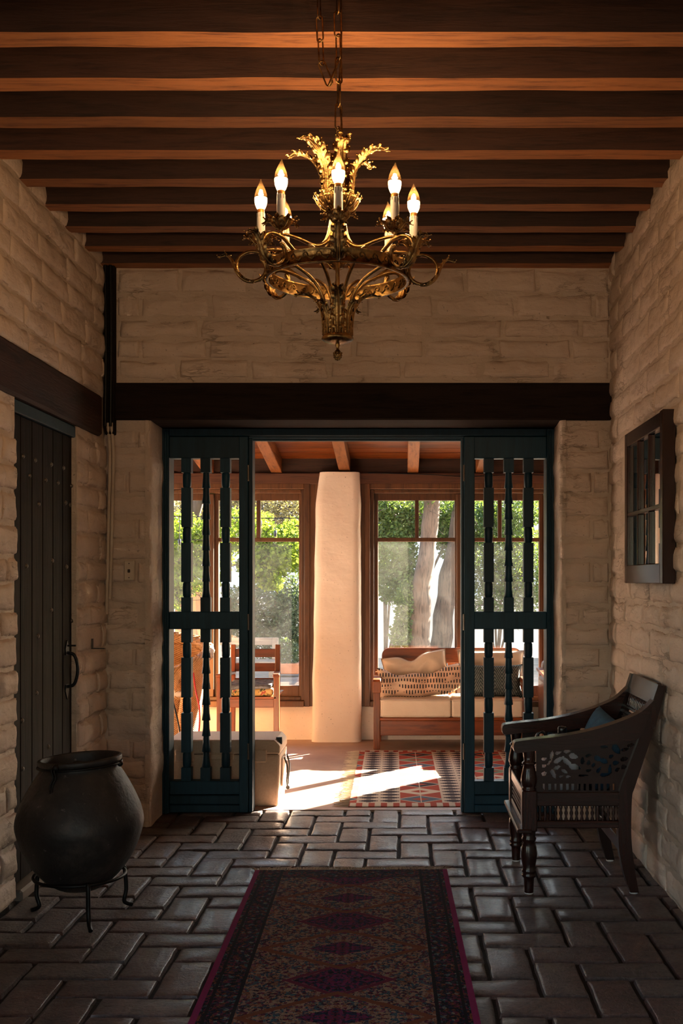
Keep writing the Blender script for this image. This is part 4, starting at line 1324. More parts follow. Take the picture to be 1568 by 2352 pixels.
FXc = (1215 - 930) * S                        # front post centre
zblk0, zblk1 = q(0, 1903)[1], q(0, 1815)[1]
for Yc in (YN, YR_):
    lg = baluster(leg_prof, (FXc, Yc, 0)).build('leg', 'rosewood_z', ac)
    MB().lathe([(0.017, 0), (0.018, 0.002), (0.018, 0.007)], 14, (FXc, Yc, 0)).build('foot_pad', 'rubber', lg)
    MB().box(FXc - 0.031, FXc + 0.031, Yc - 0.031, Yc + 0.031, zblk0 - 0.01, zblk1).build('corner_block', 'rosewood_z', ac, bevel=0.004)
    baluster([(r, zblk1 + z * 0.92) for r, z in post_prof], (FXc, Yc, 0)).build('arm_post', 'rosewood_z', ac)
    # rear leg and back stile in one sweep
    outer = [(1527, 1576), (1507, 1655), (1479, 1739), (1456, 1808), (1450, 1830), (1448, 1900), (1450, 1945), (1457, 2000), (1466, 2049)]
    inner = [(1510, 1572), (1482, 1655), (1450, 1739), (1424, 1808), (1421, 1830), (1419, 1900), (1420, 1945), (1430, 2000), (1446, 2049)]
    ou, inn = spline([q(*p) for p in outer], 4), spline([q(*p) for p in inner], 4)
    bk = MB().strip(inn, ou, 'y', Yc - 0.022, Yc + 0.022).build('back_leg', 'rosewood_z', ac, fix=True)
    MB().lathe([(0.016, 0), (0.017, 0.002), (0.017, 0.008)], 14, (q(1456, 0)[0], Yc, 0)).build('foot_pad', 'rubber', bk)
    # arm with rounded nose, sweeping up to the back
    top = [q(*p) for p in ((1178, 1712), (1180, 1705), (1188, 1701), (1227, 1696), (1283, 1690), (1344, 1679), (1395, 1665), (1441, 1648), (1472, 1632), (1500, 1606))]
    bot = [q(*p) for p in ((1178, 1713), (1179, 1722), (1187, 1728), (1229, 1723), (1283, 1721), (1344, 1715), (1395, 1708), (1441, 1700), (1464, 1694), (1478, 1668))]
    a2 = MB().strip(spline(top, 3), spline(bot, 3), 'y', Yc - 0.034, Yc + 0.034).build('arm', 'rosewood', ac, bevel=0.006, seg=2, fix=True)

# openwork: solid cells of a fine lattice, holes left open
def fret(mb, x0, x1, z0, z1, y0, y1, nx, nzv, keep):
    K = [[keep((i + .5) / nx, (j + .5) / nzv, x0 + (x1 - x0) * (i + .5) / nx, z0 + (z1 - z0) * (j + .5) / nzv) for j in range(nzv)] for i in range(nx)]
    dx, dz = (x1 - x0) / nx, (z1 - z0) / nzv
    for i in range(nx):
        for j in range(nzv):
            if not K[i][j]: continue
            a, b2, c, d = x0 + i * dx, x0 + (i + 1) * dx, z0 + j * dz, z0 + (j + 1) * dz
            mb.add([(a, y0, c), (b2, y0, c), (b2, y0, d), (a, y0, d)], [(0, 1, 2, 3)])
            mb.add([(a, y1, c), (b2, y1, c), (b2, y1, d), (a, y1, d)], [(3, 2, 1, 0)])
            for (di, dj, e) in ((-1, 0, ((a, c), (a, d))), (1, 0, ((b2, c), (b2, d))), (0, -1, ((a, c), (b2, c))), (0, 1, ((a, d), (b2, d)))):
                ii, jj = i + di, j + dj
                if 0 <= ii < nx and 0 <= jj < nzv and K[ii][jj]: continue
                (p, r), (p2, r2) = e
                mb.add([(p, y0, r), (p2, y0, r2), (p2, y1, r2), (p, y1, r)], [(0, 1, 2, 3)])
    return mb
blobs = []
rb = random.Random(21)
# leaf-shaped cut-outs read off the side panel (u across, v up, angle, half length, half width)
for (px, py, an, l, w) in [(1250, 1744, 0.2, 6, 4), (1250, 1760, 0.3, 5, 4), (1250, 1778, 0.5, 6, 5), (1262, 1752, 0.9, 9, 2.5), (1267, 1735, 1.35, 10, 4), (1283, 1730, 0.3, 8, 4), (1284, 1746, 0.55, 14, 5.5), (1280, 1764, 0.4, 9, 4.5),
                            (1271, 1779, -1.1, 12, 5), (1303, 1727, 0.1, 9, 4), (1318, 1738, -0.3, 11, 6.5), (1304, 1752, -0.7, 14, 6), (1321, 1763, -0.25, 14, 7), (1297, 1773, -0.6, 9, 4), (1290, 1784, 0.3, 6, 3), (1306, 1785, 0.1, 7, 3),
                            (1338, 1748, 1.5, 9, 5), (1352, 1736, 0.2, 8, 3.5), (1352, 1752, 1.4, 6, 4), (1363, 1758, 0.8, 6, 4), (1375, 1744, -0.5, 11, 6), (1388, 1749, -0.4, 10, 6), (1376, 1769, 0.9, 9, 4), (1401, 1768, 1.5, 12, 4.5),
                            (1404, 1738, 0.4, 6, 4), (1416, 1722, -0.9, 13, 8), (1415, 1753, 0.1, 8, 5), (1390, 1780, 0.1, 12, 4.5), (1388, 1716, 0.0, 9, 3.5), (1434, 1744, 0.2, 9, 5), (1433, 1762, 0.3, 7, 5), (1418, 1768, 0.8, 6, 4), (1436, 1722, 0.3, 9, 4), (1449, 1712, 0.3, 9, 4), (1352, 1770, 0.2, 6, 3.5), (1340, 1782, 0.05, 12, 2.5)]:
    blobs.append((px, py, an, l, w))
arm_bot = [(1229, 1722), (1283, 1720), (1344, 1714), (1395, 1707), (1441, 1699), (1470, 1690)]
def pw(pts, x):
    for (a, b2), (c, d) in zip(pts, pts[1:]):
        if x <= c: return b2 + (d - b2) * (x - a) / (c - a)
    return pts[-1][1]
def keep_side(u, v, X, Z):
    px, py = X / S + 930, (1.3 - Z) / S + 1332
    if py < pw(arm_bot, px) - 3: return False
    if px > pw([(1572, 1500), (1655, 1470), (1739, 1456), (1808, 1428), (1830, 1424)], py) + 4: return False
    for (bx, by, an, l, w) in blobs:
        dx, dy = px - bx, -(py - by)
        a = dx * math.cos(an) + dy * math.sin(an); b2 = -dx * math.sin(an) + dy * math.cos(an)
        if (a / l) ** 2 + (b2 / (w * (1 - 0.35 * a / l))) ** 2 < 1: return False
    if 1801 < py < 1816 and 1246 < px < 1412:
        f = ((px - 1246) / 13.4) % 1
        if f < 0.48: return False
    return True
for Yc in (YN, YR_):
    mb = fret(MB(), q(1231, 0)[0], q(1478, 0)[0], q(0, 1822)[1], q(0, 1688)[1], Yc - 0.006, Yc + 0.006, 140, 76, keep_side)
    mb.build('openwork_panel', 'rosewood', ac, fix=True)
    MB().box(q(1228, 0)[0], q(1424, 0)[0], Yc - 0.012, Yc + 0.012, q(0, 1852)[1], q(0, 1820)[1]).build('side_rail', 'rosewood', ac, bevel=0.003)
    MB().box(q(1228, 0)[0], q(1424, 0)[0], Yc - 0.016, Yc + 0.016, q(0, 1902)[1], q(0, 1886)[1]).build('side_rail', 'rosewood', ac, bevel=0.003)
    # spindle gallery
    sp_me = None
    for k in range(16):
        px = 1240 + k * 12.1
        zlo, zhi = q(0, 1887)[1], q(0, 1851)[1]
        hh = zhi - zlo
        MB().lathe([(0.0055, 0), (0.0075, hh * .12), (0.0045, hh * .3), (0.0078, hh * .5), (0.0045, hh * .7), (0.0075, hh * .88), (0.0055, hh)], 10, (q(px, 0)[0], Yc, zlo)).build('spindle', 'rosewood_z', ac)
# front apron facing the room
xa0, xa1 = FXc - 0.026, FXc + 0.012
ya, yb = YN + 0.031, YR_ - 0.031
MB().box(xa0, xa1, ya, yb, zblk1 - 0.045, zblk1 - 0.002).build('front_rail', 'rosewood', ac, bevel=0.003)
MB().box(xa0, xa1, ya, yb, zblk0 + 0.004, zblk0 + 0.028).build('front_rail', 'rosewood', ac, bevel=0.003)
MB().box(FXc - 0.052, FXc + 0.01, YN - 0.04, YR_ + 0.04, zblk0 - 0.016, zblk0 + 0.002).build('front_ledge', 'rosewood', ac, bevel=0.004)
mb = MB().box(xa0 + 0.012, xa0 + 0.022, ya, yb, zblk0 + 0.02, zblk1 - 0.04)
for k in range(26):
    for j in range(4):
        yy = ya + 0.012 + (yb - ya - 0.024) * (k + 0.5 * (j % 2)) / 26; zz = zblk0 + 0.042 + j * 0.019
        mb.ball((xa0 + 0.011, yy, zz), 0.0085, 5)
mb.build('carved_front_panel', 'rosewood', ac)
# seat, back rail stretchers
zs = q(0, 1828)[1]
MB().box(FXc - 0.02, q(1424, 0)[0], YN + 0.012, YR_ - 0.012, zs - 0.03, zs - 0.004).build('seat', 'rosewood', ac, bevel=0.003)
MB().box(q(1423, 0)[0] - 0.0, q(1440, 0)[0], YN + 0.02, YR_ - 0.02, q(0, 1905)[1], q(0, 1852)[1]).build('back_rail', 'rosewood', ac, bevel=0.003)
MB().box(q(1424, 0)[0], q(1438, 0)[0], YN + 0.02, YR_ - 0.02, q(0, 1960)[1], q(0, 1930)[1]).build('stretcher', 'rosewood', ac, bevel=0.003)
# the back: built in its sloping plane between the stiles
def backpt(t): # t=0 top .. 1 seat
    P = [q(1512, 1572), q(1489, 1655), q(1458, 1739), q(1430, 1812)]
    f = t * 3; i = min(2, int(f)); f -= i
    return Vector((P[i][0] + (P[i + 1][0] - P[i][0]) * f, 0, P[i][1] + (P[i + 1][1] - P[i][1]) * f))
def back_slab(name, t0, t1, th=0.018):
    a, b2 = backpt(t0), backpt(t1)
    d = (b2 - a).normalized(); nrm = Vector((-d.z, 0, d.x))
    if nrm.x > 0: nrm = -nrm
    c = (a + b2) / 2 + Vector((0.012, (YN + YR_) / 2, 0))
    return MB().obox(c, d * (b2 - a).length / 2, (0, (YR_ - YN) / 2 - 0.02, 0), nrm * th / 2).build(name, 'rosewood', ac, bevel=0.003)
back_slab('crest_rail', 0.0, 0.20, 0.022)
back_slab('back_bar', 0.315, 0.345); back_slab('back_bar', 0.365, 0.40); back_slab('back_bar', 0.93, 1.0)
nsp = 16
for k in range(nsp):
    yy = YN + 0.04 + (YR_ - YN - 0.08) * k / (nsp - 1)
    a, b2 = backpt(0.195), backpt(0.32)
    off = Vector((0.012, yy, 0))
    MB().tube([a + off, a.lerp(b2, .3) + off, a.lerp(b2, .5) + off, a.lerp(b2, .8) + off, b2 + off], [0.004, 0.008, 0.0085, 0.0045, 0.006], 8).build('back_spindle', 'rosewood_z', ac)
mb = MB()
for k in range(28):
    yy = YN + 0.025 + (YR_ - YN - 0.05) * k / 27
    mb.tube([backpt(t) + Vector((0.012, yy, 0)) for t in (0.395, 0.5, 0.65, 0.8, 0.935)], 0.0022, 4)
for k in range(18):
    t = 0.40 + 0.53 * k / 17
    mb.tube([backpt(t) + Vector((0.008, YN + 0.02, 0)), backpt(t) + Vector((0.008, YR_ - 0.02, 0))], 0.0022, 4)
o = mb.build('cane_back', 'cane', ac); o['kind'] = 'stuff'

# pillow builder: local x width, z height, y thickness
def pillow_mb(w, h, t, p=3.0, pinch=0.10, bend=None, n=22, wr=0.0, seed=0):
    mb = MB()
    for sgn in (1, -1):
        def fn(a, b):
            u, v = a * 2 - 1, b * 2 - 1
            k = (1 - abs(u) ** p) * (1 - abs(v) ** p)
            k = max(0, k) ** 0.55
            x = u * w / 2 * (1 - pinch * (1 - abs(v) ** 2) * abs(u) ** 4)
            z = v * h / 2 * (1 - pinch * (1 - abs(u) ** 2) * abs(v) ** 4)
            y = sgn * t / 2 * k
            y += wr * sgn * k * nz((x, z, sgn), 16, seed)
            if bend: x, y, z = bend(x, y, z)
            return (x, y, z)
        mb.grid(fn, n, n)
    return mb
def pillow(name, label, loc, w, h, t, rot, mat, group=None, pipe=None, cat='cushion', **kw):
    mb = pillow_mb(w, h, t, **kw)
    o = thing(name, label, cat, loc, 0, group)
    o.rotation_euler = rot
    mb.build('cover', mat, o, local=True, fix=True)
    if pipe:
        bend = kw.get('bend'); pn = kw.get('pinch', 0.10)
        pts = []
        for i in range(80):
            f = i / 20
            sidx = int(f); f -= sidx
            u, v = [(-1 + 2 * f, -1), (1, -1 + 2 * f), (1 - 2 * f, 1), (-1, 1 - 2 * f)][sidx]
            x = u * w / 2 * (1 - pn * (1 - v * v) * abs(u) ** 4); z = v * h / 2 * (1 - pn * (1 - u * u) * abs(v) ** 4)
            p = (x, 0, z)
            if bend: p = bend(*p)
            pts.append(p)
        MB().tube(pts, 0.004, 5, closed=True).build('piping', pipe, o, local=True)
    return o
SE = zs - 0.004
pillow('throw_pillow', 'blue pillow leaning against the back of the carved armchair', (0.862, 4.82, SE + 0.145), 0.38, 0.33, 0.13, (math.radians(-16), math.radians(6), math.radians(-84)), 'bluecloth', pinch=0.06, wr=0.01)
wc = MB()
wc.box(0.588, 0.735, 4.60, 4.92, SE, SE + 0.178)
tag(wc.build('white_box', 'whitecloth', origin=(0.66, 4.76, SE), bevel=0.012, seg=2), 'small white box on the carved armchair seat in front of the blue pillow', 'box')
# black apparatus with round knobs standing on the box
ap = thing('knob_apparatus', 'small black apparatus with round knobs on top of the white box', 'apparatus', (0.665, 4.76, SE + 0.178))
zt = SE + 0.178
MB().box(0.605, 0.745, 4.70, 4.82, zt, zt + 0.022).build('base', 'black', ap, bevel=0.008, seg=2)
MB().lathe([(0.045, 0.022), (0.045, 0.036), (0.040, 0.042), (0.010, 0.043)], 24, (0.668, 4.76, zt)).build('dial', 'black', ap)
MB().lathe([(0.017, 0.043), (0.020, 0.048), (0.0205, 0.070), (0.017, 0.078), (0.006, 0.080)], 20, (0.686, 4.755, zt)).build('knob', 'black', ap)
MB().lathe([(0.013, 0.022), (0.014, 0.04), (0.009, 0.046), (0.002, 0.047)], 16, (0.73, 4.735, zt)).build('small_knob', 'stud', ap)
MB().tube(spline([(0.625, 4.74, zt + 0.018), (0.612, 4.74, zt + 0.04), (0.598, 4.74, zt + 0.058), (0.580, 4.74, zt + 0.05), (0.574, 4.74, zt + 0.03), (0.585, 4.74, zt + 0.014), (0.60, 4.74, zt + 0.02)], 6), 0.006, 8).build('hook_handle', 'black', ap)

# ------------------------------------------------------------------ runner rug
RW, RY0, RY1 = 0.425, 2.15, 4.832
ru = thing('runner_rug', 'dark patterned persian runner with magenta edges on the brick floor', 'rug', (-0.212, 3.5, 0), math.radians(1.15))
L0, L1 = RY0 - 3.5, RY1 - 3.5
M['runner'] = mat_runner(L0, L1)
mb = MB()
def rugp(a, b, dz=0.0):
    x, y = -RW + 2 * RW * a, L0 + (L1 - L0) * b
    return (x, y, 0.014 + 0.002 * nz((x, y, 0), 3, 2) + 0.003 * max(0, nz((x, y, 0), 1.7, 6)) + dz)
mb.grid(lambda a, b: rugp(a, b), 24, 70)
c = [rugp(a, b) for a, b in ((0, 0), (1, 0), (1, 1), (0, 1))]
rim = [rugp(i / 24, 0) for i in range(25)] + [rugp(1, i / 70) for i in range(1, 71)] + [rugp(1 - i / 24, 1) for i in range(1, 25)] + [rugp(0, 1 - i / 70) for i in range(1, 70)]
low = [(p[0] * 1.006, p[1], 0.001) for p in rim]
n = len(rim)
mb.add(rim + low, [(i, (i + 1) % n, (i + 1) % n + n, i + n) for i in range(n)])
mb.build('pile', 'runner', ru, local=True)
fg = MB()
rf = random.Random(8)
for k in range(330):
    x = -RW + 2 * RW * (k + rf.random()) / 330
    l = rf.uniform(0.05, 0.085); dx = rf.uniform(-0.045, 0.045)
    y0 = L1 - 0.004
    fg.tube([(x, y0, 0.010), (x + dx * .3, y0 + l * .45, 0.011 + rf.uniform(0, .006)), (x + dx, y0 + l, 0.004 + rf.uniform(0, .004))], [0.0027, 0.0024, 0.0014], 3)
o = fg.build('fringe', 'fringe', ru, local=True); o['kind'] = 'stuff'

# ------------------------------------------------------------------ sunroom things
# kilim
kx0, kx1, ky0, ky1 = -0.335, 1.75, 6.235, 8.26
kil = thing('kilim_rug', 'red and cream kilim with zigzag bands on the sunroom floor', 'rug', ((kx0 + kx1) / 2, (ky0 + ky1) / 2, 0), math.radians(0.6))
mb = MB(); hw, hl = (kx1 - kx0) / 2, (ky1 - ky0) / 2
mb.grid(lambda a, b: (-hw + 2 * hw * a, -hl + 2 * hl * b, 0.006 + 0.0015 * nz((a * 3, b * 3, 0), 3, 1)), 20, 20)
mb.add([(-hw, -hl, .006), (hw, -hl, .006), (hw, hl, .006), (-hw, hl, .006), (-hw, -hl, .0005), (hw, -hl, .0005), (hw, hl, .0005), (-hw, hl, .0005)], [(0, 1, 5, 4), (1, 2, 6, 5), (2, 3, 7, 6), (3, 0, 4, 7)])
mb.build('weave', 'kilim', kil, local=True)
fg = MB()
for k in range(190):
    y = -hl + 2 * hl * (k + rf.random()) / 190
    l = rf.uniform(0.05, 0.10); dy = rf.uniform(-0.03, 0.03)
    fg.tube([(-hw + 0.004, y, 0.005), (-hw - l * .5, y + dy * .4, 0.006), (-hw - l, y + dy, 0.003)], [0.0022, 0.002, 0.0012], 3)
o = fg.build('fringe', 'fringe_light', kil, local=True); o['kind'] = 'stuff'

# settee
st = thing('settee', 'red brown wooden settee frame under the right sunroom window', 'settee', (0.355, 8.56, 0))
sx0, sx1, sy0, sy1 = -0.242, 0.955, 8.33, 8.80
for sx, lab in ((sx0, 0), (sx1 - 0.05, 1)):
    MB().box(sx, sx + 0.05, sy0, sy0 + 0.055, 0, 0.44).build('leg', 'cherry_z', st, bevel=0.004)
    MB().box(sx, sx + 0.05, sy1 - 0.05, sy1, 0, 0.56).build('leg', 'cherry_z', st, bevel=0.004)
    ap_ = [(sy0 - 0.012, 0.435), (sy0 - 0.015, 0.525), (sy0 - 0.005, 0.538), (sy0 + 0.15, 0.545), (sy1 - 0.03, 0.535), (sy1 - 0.03, 0.505), (sy0 + 0.1, 0.505), (sy0 + 0.045, 0.49), (sy0 + 0.04, 0.435)]
    MB().prism(ap_, 'x', sx - 0.006, sx + 0.056).build('arm', 'cherry_z', st, bevel=0.004, fix=True)
    MB().box(sx + 0.01, sx + 0.04, sy0 + 0.05, sy1 - 0.05, 0.11, 0.22).build('side_rail', 'cherry', st, bevel=0.004)
MB().box(sx0 + 0.05, sx1 - 0.05, sy0 + 0.008, sy0 + 0.036, 0.108, 0.222).build('front_rail', 'cherry', st, bevel=0.004)
MB().box(sx0 + 0.05, sx1 - 0.05, sy0 - 0.004, sy0 + 0.06, 0.222, 0.246).build('seat_lip', 'cherry', st, bevel=0.005)
MB().box(sx0 + 0.05, sx1 - 0.05, sy0 + 0.06, sy1 - 0.04, 0.222, 0.24).build('seat_board', 'cherry', st)
cr_ = []
bxa, bxb = sx0 + 0.055, sx1 - 0.02
for (cx_, a0) in ((bxb - 0.06, 0), (bxa + 0.06, 90)):
    for i in range(7):
        a = math.radians(a0 + 15 * i)
        cr_.append((cx_ + 0.06 * math.cos(a), 0.692 + 0.06 * math.sin(a)))
cr_ += [(bxa, 0.63), (bxb, 0.63)]
MB().prism(cr_, 'y', sy1 - 0.035, sy1 - 0.005).build('back_rail', 'cherry', st, bevel=0.004, fix=True)
for k in range(7):
    xx = bxa + 0.03 + (bxb - bxa - 0.12) * k / 6
    MB().box(xx, xx + 0.06, sy1 - 0.03, sy1 - 0.012, 0.24, 0.635).build('back_slat', 'cherry_z', st, bevel=0.003)
def cushion_box(name, label, x0, x1, y0, y1, z0, z1, group):
    o = thing(name, label, 'cushion', ((x0 + x1) / 2, (y0 + y1) / 2, z0), 0, group)
    mb = MB(); w, d, hh = (x1 - x0) / 2, (y1 - y0) / 2, z1 - z0
    mb.box(-w, w, -d, d, 0, hh)
    mb.build('cover', 'seatcream', o, local=True, bevel=0.02, seg=3)
    for z in (0.012, hh - 0.012):
        pts = []
        for i in range(4):
            cx_, cy_ = [(w, d), (-w, d), (-w, -d), (w, -d)][i]
            for j in range(5):
                a = math.radians(i * 90 + j * 22.5); r = 0.02
                pts.append((cx_ - math.copysign(r, cx_) + r * 1.05 * math.cos(a), cy_ - math.copysign(r, cy_) + r * 1.05 * math.sin(a), z))
        MB().tube(pts, 0.0035, 5, closed=True).build('piping', 'seatcream', o, local=True)
    return o
cushion_box('seat_cushion', 'pale box seat cushion under the dashed bolster on the settee', sx0 + 0.052, 0.352, sy0 - 0.005, sy1 - 0.045, 0.246, 0.388, 'settee seat cushions')
cushion_box('seat_cushion', 'pale box seat cushion under the dark fern print pillow on the settee', 0.356, sx1 - 0.052, sy0 - 0.005, sy1 - 0.045, 0.246, 0.388, 'settee seat cushions')
def crease(x, y, z):
    # dented top edge in the middle of the back pillow
    d = math.exp(-((x + 0.02) / 0.07) ** 2)
    return (x, y * (1 - 0.25 * d), z - 0.055 * d * max(0, z / 0.12))
pillow('back_pillow', 'slumped cream pillow with a dented top behind the dashed bolster', (0.082, 8.685, 0.595), 0.52, 0.235, 0.13, (math.radians(-12), math.radians(-9), 0), 'cream', pipe='piping', p=5, pinch=0.05, bend=crease, wr=0.02, seed=2)
pillow('back_pillow', 'cream pillow standing behind the dark fern print pillow', (0.685, 8.69, 0.60), 0.53, 0.27, 0.13, (math.radians(-10), 0, 0), 'cream', pipe='piping', p=5, pinch=0.05, wr=0.015, seed=5)
def sag(x, y, z):
    t = (x + 0.36) / 0.72
    lift = 0.10 * max(0, t - 0.35) ** 1.5 * 2.0 + 0.02 * max(0, 0.2 - t) * 5 - 0.02 * math.sin(t * PI)
    fold = 1 + 0.10 * math.sin(t * 21)
    return (x, y * fold, z * (1 + 0.12 * math.sin(t * 17 + 1)) + lift)
pillow('bolster_cushion', 'long cream bolster with rows of dark dashes on the settee', (0.145, 8.56, 0.475), 0.74, 0.205, 0.17, (math.radians(-8), 0, 0), 'dash', p=4, pinch=0.04, bend=sag, wr=0.03, seed=7)
pillow('fern_pillow', 'dark teal pillow with a pale fern print on the settee', (0.700, 8.56, 0.505), 0.46, 0.27, 0.15, (math.radians(-14), 0, 0), 'fern', p=4, pinch=0.12)

# slat back wooden chair
sc_ = thing('slat_back_chair', 'red brown wooden armchair with a slatted back before the window', 'chair', (-1.145, 8.15, 0))
fx0, fx1, fy, by = -1.368, -0.915, 7.90, 8.40
for x in (fx0, fx1 - 0.04):
    MB().box(x, x + 0.04, fy, fy + 0.045, 0, 0.60).build('leg', 'cherry_z', sc_, bevel=0.004)
    xb_ = x + (0.02 if x < -1.1 else -0.05)
    MB().bar((xb_ + 0.02, by - 0.02, 0.0), (xb_ + 0.02, by + 0.03, 0.80), 0.038, 0.04, up=(0, 1, 0)).build('back_post', 'cherry_z', sc_, bevel=0.004)
    MB().bar((x + 0.02, fy - 0.015, 0.605), (xb_ + 0.02, by + 0.01, 0.585), 0.05, 0.024).build('arm', 'cherry', sc_, bevel=0.005)
    MB().box(min(x, xb_) + 0.008, min(x, xb_) + 0.03, fy + 0.04, by, 0.375, 0.435).build('side_rail', 'cherry', sc_, bevel=0.003)
MB().box(fx0 + 0.04, fx1 - 0.04, fy + 0.008, fy + 0.034, 0.372, 0.436).build('front_rail', 'cherry', sc_, bevel=0.003)
MB().box(fx0 + 0.02, fx1 - 0.02, fy + 0.0, by, 0.436, 0.452).build('seat', 'cherry', sc_, bevel=0.003)
for z in (0.735, 0.625, 0.51):
    MB().box(fx0 + 0.03, fx1 - 0.07, by + 0.005 + (z - .5) * 0.06, by + 0.022 + (z - .5) * 0.06, z - 0.032, z + 0.032).build('back_slat', 'cherry', sc_, bevel=0.004)
cu = MB().box(fx0 + 0.045, fx1 - 0.045, fy + 0.01, by - 0.02, 0.452, 0.512)
tag(cu.build('floral_cushion', 'floral', origin=(-1.14, 8.14, 0.452), bevel=0.022, seg=3), 'gold and black floral seat cushion on the slat back chair', 'cushion')
th = MB()
th.grid(lambda a, b: (fx0 + 0.055 + (fx1 - fx0 - 0.115) * a, fy + 0.005 + 0.44 * b, 0.522 + 0.018 * nz((a * 3, b * 3, 0), 1.6, 4) + 0.012 * a - 0.012 * (1 if b < 0.02 else 0)), 18, 14)
o = th.build('folded_throw', 'greythrow', origin=(-1.14, 8.13, 0.515))
sm = o.modifiers.new('solid', 'SOLIDIFY'); sm.thickness = 0.02; sm.offset = 0
tag(o, 'grey folded throw lying on the floral chair cushion', 'throw')

# cooler
co = thing('cooler', 'tan plastic cooler chest behind the teal spindle panel', 'cooler', (-1.055, 6.42, 0))
cx0, cx1, cy0, cy1 = -1.392, -0.716, 6.235, 6.60
MB().add([(x, y, z) for z, ins in ((0.0, 0.012), (0.30, 0.0)) for x, y in ((cx0 + ins, cy0 + ins), (cx1 - ins, cy0 + ins), (cx1 - ins, cy1 - ins), (cx0 + ins, cy1 - ins))],
         [(3, 2, 1, 0), (4, 5, 6, 7), (0, 1, 5, 4), (1, 2, 6, 5), (2, 3, 7, 6), (3, 0, 4, 7)]).build('body', 'tan', co, bevel=0.012, seg=2)
lid = MB()
lp = [(cx0, 0.303), (cx1, 0.303), (cx1, 0.35), (cx1 - 0.03, 0.383), (cx0 + 0.03, 0.383), (cx0, 0.35)]
lid.prism(lp, 'y', cy0 - 0.004, cy1 + 0.004)
ld = lid.build('lid', 'tan', co, bevel=0.008, seg=2, fix=True)
for xx in (cx0 + 0.13, cx1 - 0.13):
    MB().box(xx - 0.055, xx + 0.055, cy0 - 0.010, cy0 + 0.002, 0.255, 0.33).build('latch', 'tan', co, bevel=0.006)
MB().box(-1.13, -0.98, cy0 - 0.007, cy0 + 0.002, 0.270, 0.305).build('lock_plate', 'tan', co, bevel=0.004)
b_ = MB().lathe([(0.014, 0), (0.014, 0.006), (0.006, 0.008)], 14).build('drain_plug', 'black', co, local=True)
b_.location = (-0.075, -0.19, 0.345); b_.rotation_euler = (PI / 2, 0, 0)
MB().box(cx1 - 0.004, cx1 + 0.006, 6.32, 6.50, 0.10, 0.265).build('handle_recess', 'tan', co, bevel=0.006)
rp = MB().tube(spline([(cx1 + 0.012, 6.35, 0.265), (cx1 + 0.03, 6.36, 0.20), (cx1 + 0.024, 6.37, 0.13), (cx1 + 0.028, 6.39, 0.085), (cx1 + 0.028, 6.43, 0.085), (cx1 + 0.024, 6.46, 0.13), (cx1 + 0.03, 6.47, 0.20), (cx1 + 0.012, 6.48, 0.265)], 6), 0.005, 6)
rp.tube([(cx1 + 0.028, 6.385, 0.083), (cx1 + 0.028, 6.435, 0.083)], 0.012, 8)
rp.build('rope_handle', 'rope', co)
MB().box(cx1 - 0.03, cx1 + 0.004, cy0 + 0.06, cy0 + 0.075, 0.35, 0.39).build('lid_notch', 'black', ld)

# wicker armchair
wk = thing('wicker_armchair', 'honey coloured wicker armchair with rolled braided arms', 'armchair', (-1.87, 8.2, 0))
WX, WY = -1.87, 8.15
rimp = []
for i in range(33):
    t = i / 32; a = math.radians(-58 + 296 * t)
    s = abs(t - 0.5) * 2
    r = 0.36 + 0.03 * (1 - s)
    rimp.append((WX + r * math.cos(a), WY + 0.1 + r * 0.85 * math.sin(a), 0.84 - 0.22 * s ** 1.6))
rimp = rimp + [(rimp[-1][0] + 0.02, rimp[-1][1] - 0.06, 0.57), (rimp[-1][0] + 0.02, rimp[-1][1] - 0.03, 0.53)]
rimp = [(rimp[0][0] - 0.02, rimp[0][1] - 0.03, 0.53), (rimp[0][0] - 0.02, rimp[0][1] - 0.06, 0.57)] + rimp
rim_s = spline(rimp, 3)
rm = MB().tube(rim_s, 0.046, 12)
for w in range(2):
    pts = []
    for i, p in enumerate(rim_s):
        a = i * 0.9 + w * PI
        pts.append((p[0] + 0.046 * math.cos(a) * 0.8, p[1] + 0.046 * math.cos(a) * 0.4, p[2] + 0.046 * math.sin(a)))
    rm.tube(pts, 0.012, 6)
rm.build('rolled_rim', 'wicker', wk)
bd = MB()
bd.grid(lambda a, b: (lambda p: (WX + (p[0] - WX) * (0.80 + 0.2 * b), WY + (p[1] - WY) * (0.80 + 0.2 * b), 0.06 + (p[2] - 0.06) * b))(rimp[2:-2][min(32, int(a * 32))]), 32, 12)
o = bd.build('woven_shell', 'wicker', wk)
sm = o.modifiers.new('solid', 'SOLIDIFY'); sm.thickness = 0.015
MB().lathe([(0.27, 0.33), (0.29, 0.36), (0.29, 0.40), (0.27, 0.42)], 30, (WX, WY + 0.05, 0)).build('seat', 'wicker', wk)
for (dx, dy) in ((-0.24, -0.16), (0.24, -0.16), (-0.2, 0.24), (0.2, 0.24)):
    MB().tube([(WX + dx * 1.1, WY + dy * 1.1, 0), (WX + dx, WY + dy, 0.35)], 0.018, 8).build('leg', 'wicker', wk)
for s in (-1, 1):
    MB().tube(spline([(WX + s * 0.255, WY - 0.17, 0.53), (WX + s * 0.25, WY - 0.2, 0.42), (WX + s * 0.23, WY - 0.2, 0.25), (WX + s * 0.25, WY - 0.18, 0.0)], 6), 0.022, 8).build('front_brace', 'wicker', wk)
pillow('seat_cushion', 'pale round cushion in the wicker armchair', (WX + 0.05, WY + 0.05, 0.46), 0.42, 0.42, 0.12, (PI / 2, 0, 0), 'cream', pinch=0.02)

